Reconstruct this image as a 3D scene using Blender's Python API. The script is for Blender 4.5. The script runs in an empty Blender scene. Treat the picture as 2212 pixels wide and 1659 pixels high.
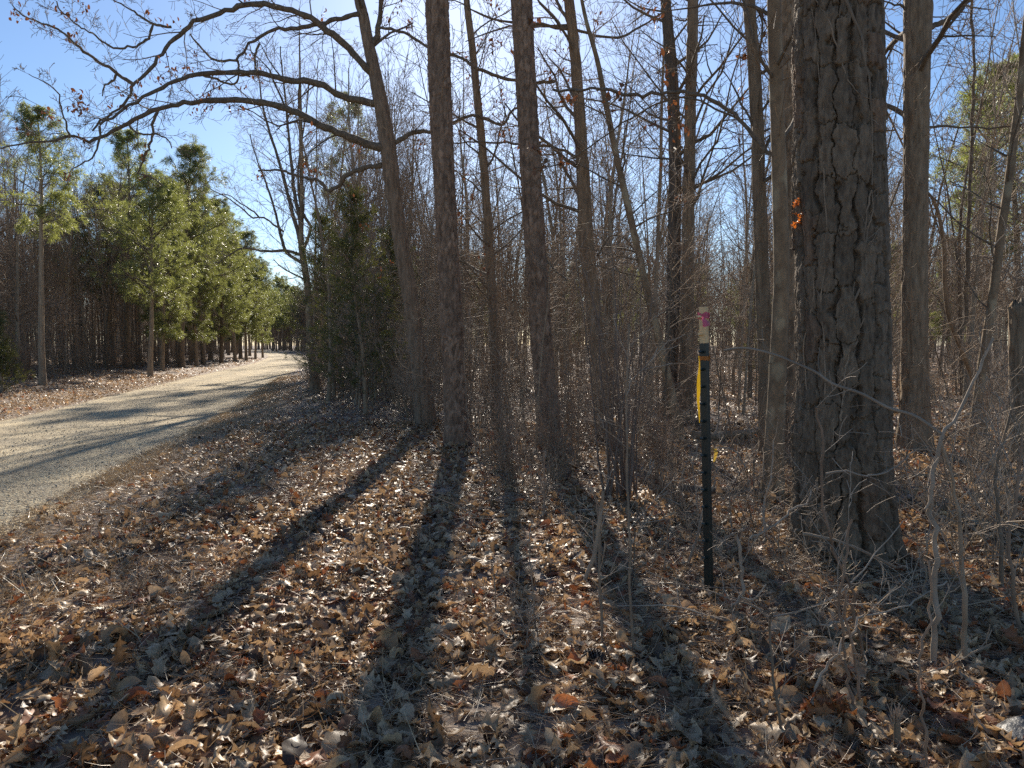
import bpy, math, random
import numpy as np
from mathutils import Vector, Quaternion

R = math.radians
scene = bpy.context.scene
C = scene.collection

# ------------------------------------------------------------------ camera
CAM_H = 1.45
F = 1534.0                      # focal length in pixels of a 2212 x 1659 picture
PITCH = math.atan(84.5 / F)
cd = bpy.data.cameras.new("camera"); cam = bpy.data.objects.new("camera", cd)
C.objects.link(cam); scene.camera = cam
cam.location = (0, 0, CAM_H); cam.rotation_euler = (math.pi / 2 - PITCH, 0, 0)
cd.sensor_width = 36; cd.lens = F / 2212 * 36
cd.clip_start = 0.05; cd.clip_end = 2000

# ------------------------------------------------------------------ sky and sun
SUN_AZ, SUN_EL = R(-3.6), R(27.5)
world = bpy.data.worlds.new("World"); scene.world = world; world.use_nodes = True
nt = world.node_tree; nt.nodes.clear()
sky = nt.nodes.new("ShaderNodeTexSky"); sky.sky_type = 'NISHITA'; sky.sun_disc = False
sky.sun_elevation = SUN_EL; sky.sun_rotation = SUN_AZ
sky.air_density = 1.0; sky.dust_density = 0.30; sky.ozone_density = 5.2
bg = nt.nodes.new("ShaderNodeBackground"); bg.inputs[1].default_value = 0.075
wo = nt.nodes.new("ShaderNodeOutputWorld")
nt.links.new(sky.outputs[0], bg.inputs[0]); nt.links.new(bg.outputs[0], wo.inputs[0])
sd = bpy.data.lights.new("sun", 'SUN'); sun = bpy.data.objects.new("sun", sd); C.objects.link(sun)
sd.energy = 5.0; sd.angle = R(0.8); sd.color = (1.0, 0.90, 0.76)
SUNV = Vector((math.sin(SUN_AZ) * math.cos(SUN_EL), math.cos(SUN_AZ) * math.cos(SUN_EL), math.sin(SUN_EL)))
sun.rotation_euler = (-SUNV).to_track_quat('-Z', 'Y').to_euler()
sun.location = SUNV * 60
scene.view_settings.view_transform = 'Standard'; scene.view_settings.look = 'None'
scene.view_settings.gamma = 1; scene.view_settings.exposure = 0.92
scene.cycles.use_denoising = False; scene.cycles.max_bounces = 6; scene.cycles.diffuse_bounces = 3; scene.cycles.glossy_bounces = 2
scene.cycles.transmission_bounces = 4; scene.cycles.transparent_max_bounces = 4
scene.cycles.caustics_reflective = False; scene.cycles.caustics_refractive = False

# ------------------------------------------------------------------ helpers: pixel -> place
def ray(px, py):
    a = (px - 1106) / F; b = (829.5 - py) / F
    cp, sp = math.cos(PITCH), math.sin(PITCH)
    return Vector((a, cp + b * sp, -sp + b * cp))
def at(px, py, d):
    r = ray(px, py); return Vector((0, 0, CAM_H)) + r * (d / r.y)
def on_ground(px, py):
    r = ray(px, py); k = -CAM_H / r.z
    return Vector((r.x * k, r.y * k, 0))
def wpx(w, d):                 # a width in pixels at distance d, as a radius
    return w * 0.5 * d / F

# ------------------------------------------------------------------ numpy noise
def h2(i, j, s=0):
    with np.errstate(over='ignore'):
        n = (i.astype(np.int64) * 374761393 + j.astype(np.int64) * 668265263 + s * 974634577) & 0xFFFFFFFF
        n = ((n ^ (n >> 13)) * 1274126177) & 0xFFFFFFFF
        n = ((n ^ (n >> 16)) * 2246822519) & 0xFFFFFFFF
    return ((n ^ (n >> 15)) & 0xFFFFFF) / float(0xFFFFFF)
def vnoise(u, v, per=None, s=0):
    i = np.floor(u); j = np.floor(v); f = u - i; g = v - j
    f = f * f * (3 - 2 * f); g = g * g * (3 - 2 * g)
    i = i.astype(np.int64); j = j.astype(np.int64); i2 = i + 1
    if per: i = i % per; i2 = i2 % per
    return (h2(i, j, s) * (1 - f) + h2(i2, j, s) * f) * (1 - g) + (h2(i, j + 1, s) * (1 - f) + h2(i2, j + 1, s) * f) * g
def fbm(u, v, per=None, s=0, o=4):
    a, t, k = 0.5, 0, 1
    for q in range(o):
        t = t + a * vnoise(u * k, v * k, per * k if per else None, s + q * 7); a *= 0.5; k *= 2
    return t
def voro(u, v, per, s=0, jit=0.85):
    i0 = np.floor(u).astype(np.int64); j0 = np.floor(v).astype(np.int64)
    F1 = np.full(u.shape, 9.0); F2 = np.full(u.shape, 9.0)
    ID = np.zeros(u.shape); CX = np.zeros(u.shape); CY = np.zeros(u.shape)
    for di in (-1, 0, 1):
        for dj in (-1, 0, 1):
            i = i0 + di; j = j0 + dj; iw = i % per if per else i
            cx = i + 0.5 + jit * (h2(iw, j, s) - 0.5); cy = j + 0.5 + jit * (h2(iw, j, s + 1) - 0.5)
            dd = np.sqrt((u - cx) ** 2 + (v - cy) ** 2)
            near = dd < F1
            F2 = np.where(near, F1, np.minimum(F2, dd))
            ID = np.where(near, h2(iw, j, s + 2), ID); CX = np.where(near, u - cx, CX); CY = np.where(near, v - cy, CY)
            F1 = np.where(near, dd, F1)
    return F1, F2, ID, CX, CY
def sstep(a, b, x):
    t = np.clip((x - a) / (b - a), 0, 1); return t * t * (3 - 2 * t)

# ------------------------------------------------------------------ helpers: meshes and objects
def raw_mesh(name, V, Q, mat=None, tint=None, smooth=True):
    """V (n,3); Q (m,k) faces of k corners; tint (n,3) colour of the material itself"""
    V = np.ascontiguousarray(V, dtype=np.float32); Q = np.ascontiguousarray(Q, dtype=np.int32)
    me = bpy.data.meshes.new(name); k = Q.shape[1]
    me.vertices.add(len(V)); me.vertices.foreach_set("co", V.ravel())
    me.loops.add(Q.size); me.loops.foreach_set("vertex_index", Q.ravel())
    me.polygons.add(len(Q)); me.polygons.foreach_set("loop_start", np.arange(0, Q.size, k, dtype=np.int32))
    me.update(calc_edges=True)
    if smooth: me.polygons.foreach_set("use_smooth", np.ones(len(Q), dtype=bool))
    if tint is not None:
        ca = me.attributes.new("tint", 'FLOAT_COLOR', 'POINT')
        ca.data.foreach_set("color", np.concatenate([tint, np.ones((len(V), 1))], 1).astype(np.float32).ravel())
    if mat: me.materials.append(mat)
    return me
def link(name, me, parent=None, loc=(0, 0, 0), rz=0.0, sc=None):
    o = bpy.data.objects.new(name, me); C.objects.link(o)
    o.location = loc; o.rotation_euler = (0, 0, rz)
    if sc: o.scale = sc if not isinstance(sc, (int, float)) else (sc, sc, sc)
    if parent: o.parent = parent
    return o
def tag(o, label=None, cat=None, group=None, kind=None):
    if label: o["label"] = label
    if cat: o["category"] = cat
    if group: o["group"] = group
    if kind: o["kind"] = kind
    return o
def thing(name, label, cat, loc=(0, 0, 0), group=None, rz=0.0, sc=None):
    o = link(name, None, None, loc, rz, sc); o.empty_display_size = 0.2
    return tag(o, label, cat, group)

class Tubes:
    def __init__(self): self.g = {}
    def add(self, pts, rad, sides=3):
        self.g.setdefault((len(pts), sides), []).append((pts, rad)); return self
    def arrays(self, off=(0, 0, 0)):
        VV, QQ, base = [], [], 0
        for (n, s), L in self.g.items():
            P = np.array([[tuple(p) for p in l[0]] for l in L], dtype=np.float64) - np.array(off)
            Rr = np.array([l[1] for l in L], dtype=np.float64)
            T = np.empty_like(P); T[:, 1:-1] = P[:, 2:] - P[:, :-2]; T[:, 0] = P[:, 1] - P[:, 0]; T[:, -1] = P[:, -1] - P[:, -2]
            T /= np.linalg.norm(T, axis=2, keepdims=True) + 1e-9
            m = np.abs((P[:, -1] - P[:, 0])); ax = np.argmin(m, axis=1); ref = np.eye(3)[ax][:, None, :]
            U = np.cross(T, np.broadcast_to(ref, T.shape)); U /= np.linalg.norm(U, axis=2, keepdims=True) + 1e-9
            W = np.cross(T, U)
            th = np.arange(s) * 2 * np.pi / s
            V = P[:, :, None, :] + Rr[:, :, None, None] * (np.cos(th)[None, None, :, None] * U[:, :, None, :] + np.sin(th)[None, None, :, None] * W[:, :, None, :])
            M = len(L); VV.append(V.reshape(-1, 3))
            idx = np.arange(M * n * s).reshape(M, n, s) + base; base += M * n * s
            a = idx[:, :-1]; b = idx[:, 1:]
            Q = np.stack([a, np.roll(a, -1, 2), np.roll(b, -1, 2), b], -1); QQ.append(Q.reshape(-1, 4))
        return np.concatenate(VV), np.concatenate(QQ)
    def mesh(self, name, mat, off=(0, 0, 0)):
        V, Q = self.arrays(off); return raw_mesh(name, V, Q, mat)
    def empty(self): return not self.g

def smooth_path(pts, n):
    """Catmull-Rom through rows of pts (any number of columns), n rows evenly by length"""
    P = np.array(pts, dtype=float)
    if len(P) > 2:
        E = np.vstack([2 * P[0] - P[1], P, 2 * P[-1] - P[-2]]); out = []
        for i in range(1, len(E) - 2):
            t = np.linspace(0, 1, 12, endpoint=False)[:, None]
            a, b, c, d = E[i - 1], E[i], E[i + 1], E[i + 2]
            out.append(0.5 * (2 * b + (c - a) * t + (2 * a - 5 * b + 4 * c - d) * t ** 2 + (3 * b - a - 3 * c + d) * t ** 3))
        out.append(P[-1:]); P = np.vstack(out)
    s = np.concatenate([[0], np.cumsum(np.linalg.norm(np.diff(P[:, :3], axis=0), axis=1))])
    q = np.linspace(0, s[-1], n) if isinstance(n, int) else np.asarray(n)
    return np.stack([np.interp(q, s, P[:, k]) for k in range(P.shape[1])], 1), s[-1]

# ------------------------------------------------------------------ materials
def new_mat(name):
    m = bpy.data.materials.new(name); m.use_nodes = True; t = m.node_tree; t.nodes.clear()
    out = t.nodes.new("ShaderNodeOutputMaterial"); return m, t, out
def nd(t, kind, **kw):
    n = t.nodes.new(kind)
    for k, v in kw.items(): setattr(n, k, v)
    return n
def ramp(t, stops):
    r = nd(t, "ShaderNodeValToRGB"); e = r.color_ramp.elements
    while len(e) < len(stops): e.new(0.5)
    for i, (p, c) in enumerate(stops):
        e[i].position = p; e[i].color = (c[0], c[1], c[2], 1)
    return r
def mixc(t, a, b, fac, mode='MIX'):
    m = nd(t, "ShaderNodeMix", data_type='RGBA', blend_type=mode)
    for s, v in ((0, fac), (6, a), (7, b)):
        if hasattr(v, "links"): t.links.new(v, m.inputs[s])
        else: m.inputs[s].default_value = v if s == 0 else (v[0], v[1], v[2], 1)
    return m.outputs[2]
def coords(t, scale):
    tc = nd(t, "ShaderNodeTexCoord"); mp = nd(t, "ShaderNodeMapping"); mp.inputs[3].default_value = scale
    t.links.new(tc.outputs['Object'], mp.inputs[0]); return mp.outputs[0]
def noise(t, vec, scale, detail=4, rough=0.6):
    n = nd(t, "ShaderNodeTexNoise"); n.inputs['Scale'].default_value = scale
    n.inputs['Detail'].default_value = detail; n.inputs['Roughness'].default_value = rough
    t.links.new(vec, n.inputs['Vector']); return n.outputs[0]

def bark_mat(name, dark, light, blotch=None, zs=0.14, sc=22, bump=0.6, rough=0.85, tinted=False, var=0.35, dist=0.02):
    m, t, out = new_mat(name)
    v = coords(t, (1, 1, zs)); n1 = noise(t, v, sc, 5, 0.65); v2 = coords(t, (1, 1, 0.6)); n2 = noise(t, v2, 5, 3, 0.5)
    c = ramp(t, [(0.3, dark), (0.7, light)]); t.links.new(n1, c.inputs[0]); col = c.outputs[0]
    if blotch:
        r = ramp(t, [(0.53, (0, 0, 0)), (0.62, (1, 1, 1))]); t.links.new(n2, r.inputs[0])
        col = mixc(t, col, blotch, r.outputs[0])
    if tinted:
        a = nd(t, "ShaderNodeAttribute", attribute_name="tint"); col = mixc(t, col, a.outputs[0], 1.0, 'MULTIPLY')
    if var:
        oi = nd(t, "ShaderNodeObjectInfo"); mr = nd(t, "ShaderNodeMapRange")
        mr.inputs[3].default_value = 1 - var; mr.inputs[4].default_value = 1 + var
        t.links.new(oi.outputs['Random'], mr.inputs[0])
        hs = nd(t, "ShaderNodeHueSaturation"); t.links.new(mr.outputs[0], hs.inputs['Value']); t.links.new(col, hs.inputs['Color'])
        col = hs.outputs[0]
    b = nd(t, "ShaderNodeBsdfPrincipled"); t.links.new(col, b.inputs['Base Color']); b.inputs['Roughness'].default_value = rough
    b.inputs['Specular IOR Level'].default_value = 0.3
    bp = nd(t, "ShaderNodeBump"); bp.inputs['Strength'].default_value = bump; bp.inputs['Distance'].default_value = dist
    t.links.new(n1, bp.inputs['Height']); t.links.new(bp.outputs[0], b.inputs['Normal']); t.links.new(b.outputs[0], out.inputs[0])
    return m
def twig_mat(name, col, rough=0.78, var=0.3):
    m, t, out = new_mat(name)
    v = coords(t, (1, 1, 1)); n1 = noise(t, v, 6, 2)
    c = ramp(t, [(0.3, [x * 0.7 for x in col]), (0.75, [x * 1.35 for x in col])]); t.links.new(n1, c.inputs[0])
    oi = nd(t, "ShaderNodeObjectInfo"); mr = nd(t, "ShaderNodeMapRange"); mr.inputs[3].default_value = 1 - var; mr.inputs[4].default_value = 1 + var
    t.links.new(oi.outputs['Random'], mr.inputs[0])
    hs = nd(t, "ShaderNodeHueSaturation"); t.links.new(mr.outputs[0], hs.inputs['Value']); t.links.new(c.outputs[0], hs.inputs['Color'])
    b = nd(t, "ShaderNodeBsdfPrincipled"); b.inputs['Roughness'].default_value = rough
    t.links.new(hs.outputs[0], b.inputs['Base Color']); t.links.new(b.outputs[0], out.inputs[0]); return m
def leaf_mat(name, col=None, trans=0.3, rough=0.5, spec=0.5, tgain=(1, 1, 1), vein=False):
    """thin sheet that lets some light through; colour from the tint attribute or col"""
    m, t, out = new_mat(name)
    if col is None:
        a = nd(t, "ShaderNodeAttribute", attribute_name="tint"); c = a.outputs[0]
        v = coords(t, (1, 1, 1)); n1 = noise(t, v, 60, 3)
        r = ramp(t, [(0.3, (0.72, 0.72, 0.72)), (0.7, (1.2, 1.2, 1.2))]); t.links.new(n1, r.inputs[0])
        c = mixc(t, c, r.outputs[0], 1.0, 'MULTIPLY')
    else:
        oi = nd(t, "ShaderNodeObjectInfo"); geo = nd(t, "ShaderNodeNewGeometry")
        r = ramp(t, [(0.0, [x * 0.72 for x in col]), (1.0, [x * 1.3 for x in col])]); t.links.new(geo.outputs['Random Per Island'], r.inputs[0])
        mr = nd(t, "ShaderNodeMapRange"); mr.inputs[3].default_value = 0.75; mr.inputs[4].default_value = 1.25
        t.links.new(oi.outputs['Random'], mr.inputs[0])
        hs = nd(t, "ShaderNodeHueSaturation"); t.links.new(mr.outputs[0], hs.inputs['Value']); t.links.new(r.outputs[0], hs.inputs['Color']); c = hs.outputs[0]
    b = nd(t, "ShaderNodeBsdfPrincipled"); b.inputs['Roughness'].default_value = rough; b.inputs['Specular IOR Level'].default_value = spec
    t.links.new(c, b.inputs['Base Color'])
    tr = nd(t, "ShaderNodeBsdfTranslucent"); t.links.new(mixc(t, c, tgain, 1.0, 'MULTIPLY'), tr.inputs[0])
    mx = nd(t, "ShaderNodeMixShader"); mx.inputs[0].default_value = trans
    t.links.new(b.outputs[0], mx.inputs[1]); t.links.new(tr.outputs[0], mx.inputs[2]); t.links.new(mx.outputs[0], out.inputs[0])
    return m
def plain_mat(name, col, rough=0.6, metal=0.0, nscale=40, amt=0.25, bump=0.0, spec=0.5):
    m, t, out = new_mat(name); v = coords(t, (1, 1, 1)); n1 = noise(t, v, nscale, 4)
    c = ramp(t, [(0.3, [x * (1 - amt) for x in col]), (0.7, [x * (1 + amt) for x in col])]); t.links.new(n1, c.inputs[0])
    b = nd(t, "ShaderNodeBsdfPrincipled"); b.inputs['Roughness'].default_value = rough; b.inputs['Metallic'].default_value = metal
    b.inputs['Specular IOR Level'].default_value = spec
    t.links.new(c.outputs[0], b.inputs['Base Color'])
    if bump:
        bp = nd(t, "ShaderNodeBump"); bp.inputs['Strength'].default_value = bump; bp.inputs['Distance'].default_value = 0.01
        t.links.new(n1, bp.inputs['Height']); t.links.new(bp.outputs[0], b.inputs['Normal'])
    t.links.new(b.outputs[0], out.inputs[0]); return m

M = dict(
    plate=bark_mat("pine_plate_bark", (0.087, 0.062, 0.041), (0.260, 0.191, 0.126), zs=0.3, sc=34, bump=1.0, tinted=True, var=0, dist=0.012),
    pine=bark_mat("pine_bark", (0.122, 0.081, 0.054), (0.367, 0.258, 0.176), zs=0.3, sc=24, bump=1.0, tinted=True, var=0),
    oak=bark_mat("oak_bark", (0.133, 0.094, 0.061), (0.306, 0.224, 0.152), zs=0.15, sc=18, tinted=True, var=0),
    brown=bark_mat("brown_bark", (0.143, 0.100, 0.062), (0.326, 0.239, 0.152), zs=0.12, sc=22, tinted=True, var=0),
    lichen=bark_mat("lichened_bark", (0.143, 0.100, 0.060), (0.296, 0.215, 0.132), blotch=(0.337, 0.272, 0.172), zs=0.5, sc=14, bump=0.3, tinted=True, var=0),
    dark=bark_mat("dark_bark", (0.071, 0.057, 0.042), (0.173, 0.138, 0.104), zs=0.12, sc=22, tinted=True, var=0),
    pale=bark_mat("pale_bark", (0.204, 0.167, 0.116), (0.388, 0.325, 0.232), zs=0.3, sc=14, bump=0.35, tinted=False, var=0.2),
    wood=bark_mat("woods_bark", (0.158, 0.117, 0.076), (0.337, 0.258, 0.172), zs=0.15, sc=16, var=0.4),
    limb=bark_mat("limb_bark", (0.092, 0.072, 0.050), (0.224, 0.181, 0.132), zs=0.6, sc=26, bump=0.6, var=0),
    twig=twig_mat("twig_bark", (0.265, 0.191, 0.124)),
    twig_pale=twig_mat("pale_twig_bark", (0.36, 0.275, 0.195)),
    twig_red=twig_mat("red_brown_twig_bark", (0.296, 0.191, 0.120)),
    litter=leaf_mat("dead_leaf", trans=0.28, rough=0.46, spec=0.38, tgain=(1.06, 0.9, 0.74)),
    dead=leaf_mat("hanging_dead_leaf", col=(0.153, 0.078, 0.038), trans=0.32, rough=0.5, tgain=(1.2, 0.8, 0.55)),
    needle=leaf_mat("pine_needle_green", col=(0.19, 0.212, 0.105), trans=0.5, rough=0.42, tgain=(1.45, 1.4, 0.7)),
    cedar=leaf_mat("cedar_green", col=(0.13, 0.145, 0.055), trans=0.42, rough=0.5, tgain=(1.5, 1.35, 0.6)),
    straw=leaf_mat("straw", trans=0.2, rough=0.45, spec=0.5, tgain=(1.1, 0.85, 0.6)),
)

# ------------------------------------------------------------------ the ground and the road
RC = np.array([(-30, -5.2), (-10, -4.9), (0, -5.1), (5, -5.95), (10, -7.0), (13.3, -7.7), (18, -8.85), (25, -10.7), (41, -14.7),
               (56, -18.4), (70, -22.4), (88, -28), (106, -34.5), (140, -47.5), (175, -62), (240, -95), (330, -150)])
def road_x(y):
    return np.interp(y, RC_S[:, 0], RC_S[:, 1])
RC_S, _l = smooth_path(np.column_stack([RC, np.zeros(len(RC))]), 300); RC_S = RC_S[:, :2]
_dx = np.gradient(RC_S[:, 1], RC_S[:, 0]); COSL = 1 / np.sqrt(1 + _dx ** 2)
def road_off(x, y):            # signed sideways distance from the road's centre line
    return (x - road_x(y)) * np.interp(y, RC_S[:, 0], COSL)
HALF = 2.05
BASES = [tuple(on_ground(a, b))[:2] + (w,) for a, b, w in ((1815, 1216, .55), (988, 972, .42), (1188, 978, .42), (922, 922, .42), (1302, 952, .36), (1078, 966, .25), (1447, 905, .3), (1480, 908, .3), (1472, 960, .25), (1660, 985, .32), (1668, 1088, .3), (1722, 1000, .42), (1975, 980, .45), (2098, 985, .22), (2204, 1010, .38))]
def gz(x, y):
    x = np.asarray(x, dtype=float); y = np.asarray(y, dtype=float)
    o = np.abs(road_off(x, y)); k = sstep(HALF - 0.35, HALF + 1.6, o)
    bumps = (fbm(x * 0.55 + 50, y * 0.55 + 50, None, 3, 3) - 0.44) * 0.10 + (vnoise(x * 3.1 + 9, y * 3.1, None, 8) - 0.5) * 0.045
    far = sstep(40, 90, np.hypot(x, y))
    left = sstep(3.5, 7, -road_off(x, y)) * 0.22
    for bx, by, w in BASES: bumps = bumps + .07 * np.exp(-((x - bx) ** 2 + (y - by) ** 2) / (w * w))
    return bumps * k * (1 - far * 0.6) - 0.045 * (1 - k) + left * (1 - 0.5 * far)
def gz1(x, y): return float(gz(np.array([x]), np.array([y]))[0])

def build_ground():
    def axis(lo, hi, fine_lo, fine_hi, step, grow):
        a = list(np.arange(fine_lo, fine_hi + 1e-6, step)); s = step
        while a[-1] < hi: s *= grow; a.append(a[-1] + s)
        s = step; b = []
        q = fine_lo
        while q > lo: s *= grow; q -= s; b.append(q)
        return np.array(b[::-1] + a)
    xs = axis(-900, 900, -12, 12, 0.12, 1.09); ys = axis(-60, 1500, -1, 24, 0.12, 1.09)
    X, Y = np.meshgrid(xs, ys); Z = gz(X, Y)
    V = np.stack([X, Y, Z], -1).reshape(-1, 3); n = len(xs)
    idx = np.arange(V.shape[0]).reshape(len(ys), n)
    Q = np.stack([idx[:-1, :-1], idx[:-1, 1:], idx[1:, 1:], idx[1:, :-1]], -1).reshape(-1, 4)
    m, t, out = new_mat("forest_floor")
    v = coords(t, (1, 1, 1)); n1 = noise(t, v, 14, 6, 0.7); n2 = noise(t, v, 0.6, 3)
    vo = nd(t, "ShaderNodeTexVoronoi"); vo.inputs['Scale'].default_value = 11; t.links.new(v, vo.inputs['Vector'])
    c = ramp(t, [(0.25, (0.06, 0.046, 0.034)), (0.5, (0.17, 0.128, 0.095)), (0.75, (0.36, 0.28, 0.21))]); t.links.new(n1, c.inputs[0])
    sepc = nd(t, "ShaderNodeSeparateColor"); t.links.new(vo.outputs['Color'], sepc.inputs[0])
    c2 = ramp(t, [(0.0, (0.11, 0.078, 0.056)), (0.45, (0.24, 0.18, 0.135)), (0.75, (0.46, 0.37, 0.28)), (0.93, (0.26, 0.12, 0.06))]); t.links.new(sepc.outputs[0], c2.inputs[0])
    col = mixc(t, c.outputs[0], c2.outputs[0], 0.6)
    b = nd(t, "ShaderNodeBsdfPrincipled"); b.inputs['Roughness'].default_value = 0.85; t.links.new(col, b.inputs['Base Color'])
    bp = nd(t, "ShaderNodeBump"); bp.inputs['Strength'].default_value = 0.9; bp.inputs['Distance'].default_value = 0.05
    t.links.new(vo.outputs['Distance'], bp.inputs['Height']); t.links.new(bp.outputs[0], b.inputs['Normal']); t.links.new(b.outputs[0], out.inputs[0])
    tag(link("ground", raw_mesh("ground", V, Q, m)), "brown forest floor under the leaf litter", "ground", None, "structure")

    # road: a strip with a low crown whose edges dip under the verge
    rng = np.random.default_rng(5)
    ysr = []; y = -25.0; s = 0.12
    while y < 320:
        ysr.append(y); y += 0.15 if y < 20 else 0.15 * (1.035 ** (len(ysr) - 300))
    ysr = np.array(ysr); u = np.linspace(-1, 1, 41)
    cx = road_x(ysr); tx = np.gradient(cx, ysr); nl = np.sqrt(1 + tx ** 2)
    U, YY = np.meshgrid(u, ysr); W = HALF + 0.25
    X = cx[:, None] + U * W / nl[:, None]; Y = YY - U * W * (tx / nl)[:, None]
    Z = 0.035 * (1 - U ** 2) - 0.022 + (fbm(X * 0.9, Y * 0.35, None, 21, 3) - 0.45) * 0.03 - 0.012 * np.exp(-((np.abs(U) - 0.42) / 0.13) ** 2)
    Z -= 0.09 * sstep(0.86, 1.0, np.abs(U) + 0.10 * (fbm(X * 1.3 + 7, Y * 1.3, None, 4, 3) - 0.45))
    V = np.stack([X, Y, Z], -1).reshape(-1, 3); n = len(u); idx = np.arange(len(V)).reshape(len(ysr), n)
    Q = np.stack([idx[:-1, :-1], idx[:-1, 1:], idx[1:, 1:], idx[1:, :-1]], -1).reshape(-1, 4)
    m, t, out = new_mat("road_gravel")
    v = coords(t, (1, 1, 1)); n1 = noise(t, v, 45, 5, 0.7); n2 = noise(t, v, 1.2, 4); vo = nd(t, "ShaderNodeTexVoronoi"); vo.inputs['Scale'].default_value = 42; t.links.new(v, vo.inputs['Vector'])
    sepc = nd(t, "ShaderNodeSeparateColor"); t.links.new(vo.outputs['Color'], sepc.inputs[0])
    c = ramp(t, [(0.1, (0.24, 0.185, 0.115)), (0.5, (0.50, 0.41, 0.255)), (0.9, (0.66, 0.57, 0.385))]); t.links.new(sepc.outputs[0], c.inputs[0])
    c3 = ramp(t, [(0.35, (0.70, 0.70, 0.72)), (0.65, (1.16, 1.13, 1.06))]); t.links.new(n2, c3.inputs[0])
    col = mixc(t, c.outputs[0], c3.outputs[0], 1.0, 'MULTIPLY')
    # packed wheel tracks are a little darker and browner than the loose stone between them
    tk = nd(t, "ShaderNodeAttribute", attribute_name="tint"); col = mixc(t, col, tk.outputs[0], 1.0, 'MULTIPLY')
    b = nd(t, "ShaderNodeBsdfPrincipled"); b.inputs['Roughness'].default_value = 0.9; t.links.new(col, b.inputs['Base Color'])
    bp = nd(t, "ShaderNodeBump"); bp.inputs['Strength'].default_value = 0.8; bp.inputs['Distance'].default_value = 0.02; bp.invert = True
    t.links.new(vo.outputs['Distance'], bp.inputs['Height']); t.links.new(bp.outputs[0], b.inputs['Normal']); t.links.new(b.outputs[0], out.inputs[0])
    wt_ = np.exp(-((np.abs(U) - 0.42) / 0.15) ** 2) * (0.6 + 0.6 * fbm(X * .8, Y * .25, None, 61, 3)); eg = sstep(.72, 1.0, np.abs(U) + .12 * (fbm(X * 1.1, Y * 1.1, None, 71, 3) - .45))
    tn = (1 - .27 * wt_)[..., None] * np.array([1, .985, .96]) * (1 - eg[..., None] * np.array([.30, .36, .42]))
    tag(link("road", raw_mesh("road", V, Q, m, tn.reshape(-1, 3))), "tan gravel road curving away to the left", "road", None, "structure")
build_ground()

# ------------------------------------------------------------------ leaves
ST11 = np.array([0, .12, .22, .32, .42, .52, .62, .72, .82, .92, 1.0])
W_OAK = np.array([.015, .07, .20, .08, .30, .10, .36, .13, .27, .10, .01])
W_OVAL = np.array([.01, .12, .20, .26, .29, .29, .27, .23, .17, .09, .005])
def leaf_arrays(P, yaw, pitch, roll, size, kind, curl, bend, tint, res, rng):
    """curled leaves as sheets; res = (stations, columns)"""
    ns, nc = res; Mn = len(P)
    if ns == 11: xs = ST11; wo, wv = W_OAK, W_OVAL
    else:
        xs = np.linspace(0, 1, ns); wo = np.interp(xs, ST11, [.02, .13, .2, .25, .28, .28, .28, .26, .22, .12, .03]); wv = np.interp(xs, ST11, W_OVAL)
    cols = np.linspace(-1, 1, nc)
    w = np.where(kind[:, None] > 0.5, wo[None], wv[None]) * (1 + 0.25 * (rng.random((Mn, ns)) - 0.5))
    x = np.broadcast_to(xs[None, :, None], (Mn, ns, nc)).copy(); y = w[:, :, None] * cols[None, None, :]
    if nc > 3: x += 0.07 * (np.abs(cols) > 0.9)[None, None, :] * (kind[:, None, None] > 0.5)
    k = curl[:, None, None] * 2.6; ky = k * y
    y2 = np.sin(ky) / k; z = (1 - np.cos(ky)) / k
    z += (rng.random((Mn, ns, nc)) - 0.5) * 0.07
    b = bend[:, None, None] * 1.6; xr = x - 0.5; bx = b * xr
    x2 = np.sin(bx) / b; z2 = -(1 - np.cos(bx)) / b + z * np.cos(bx); x2 = x2 + z * np.sin(bx)
    L = np.stack([x2, y2, z2], -1) * size[:, None, None, None]
    cy, sy, cp, sp, cr, sr = np.cos(yaw), np.sin(yaw), np.cos(pitch), np.sin(pitch), np.cos(roll), np.sin(roll)
    Rm = np.empty((Mn, 3, 3))
    Rm[:, 0, 0] = cy * cp; Rm[:, 0, 1] = cy * sp * sr - sy * cr; Rm[:, 0, 2] = cy * sp * cr + sy * sr
    Rm[:, 1, 0] = sy * cp; Rm[:, 1, 1] = sy * sp * sr + cy * cr; Rm[:, 1, 2] = sy * sp * cr - cy * sr
    Rm[:, 2, 0] = -sp; Rm[:, 2, 1] = cp * sr; Rm[:, 2, 2] = cp * cr
    L = np.einsum('mij,mabj->mabi', Rm, L)
    lo = L[..., 2].min(axis=(1, 2)); L[..., 2] -= (lo * 0.75)[:, None, None]
    V = L + P[:, None, None, :]
    idx = np.arange(Mn * ns * nc).reshape(Mn, ns, nc)
    Q = np.stack([idx[:, :-1, :-1], idx[:, :-1, 1:], idx[:, 1:, 1:], idx[:, 1:, :-1]], -1).reshape(-1, 4)
    T = np.repeat(tint[:, None, :], ns * nc, axis=1).reshape(-1, 3)
    return V.reshape(-1, 3), Q, T
LEAF_COL = np.array([(0.612, 0.454, 0.276), (0.510, 0.368, 0.216), (0.398, 0.277, 0.160), (0.260, 0.167, 0.090), (.36, .155, .07), (.25, .10, .048), (.11, .078, .056)])
LEAF_P = np.array([.22, .25, .21, .16, .07, .045, .07])
def leaf_cols(n, rng, p=LEAF_P):
    return LEAF_COL[rng.choice(len(LEAF_COL), n, p=p / p.sum())] * (0.75 + 0.5 * rng.random((n, 1)))

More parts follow.
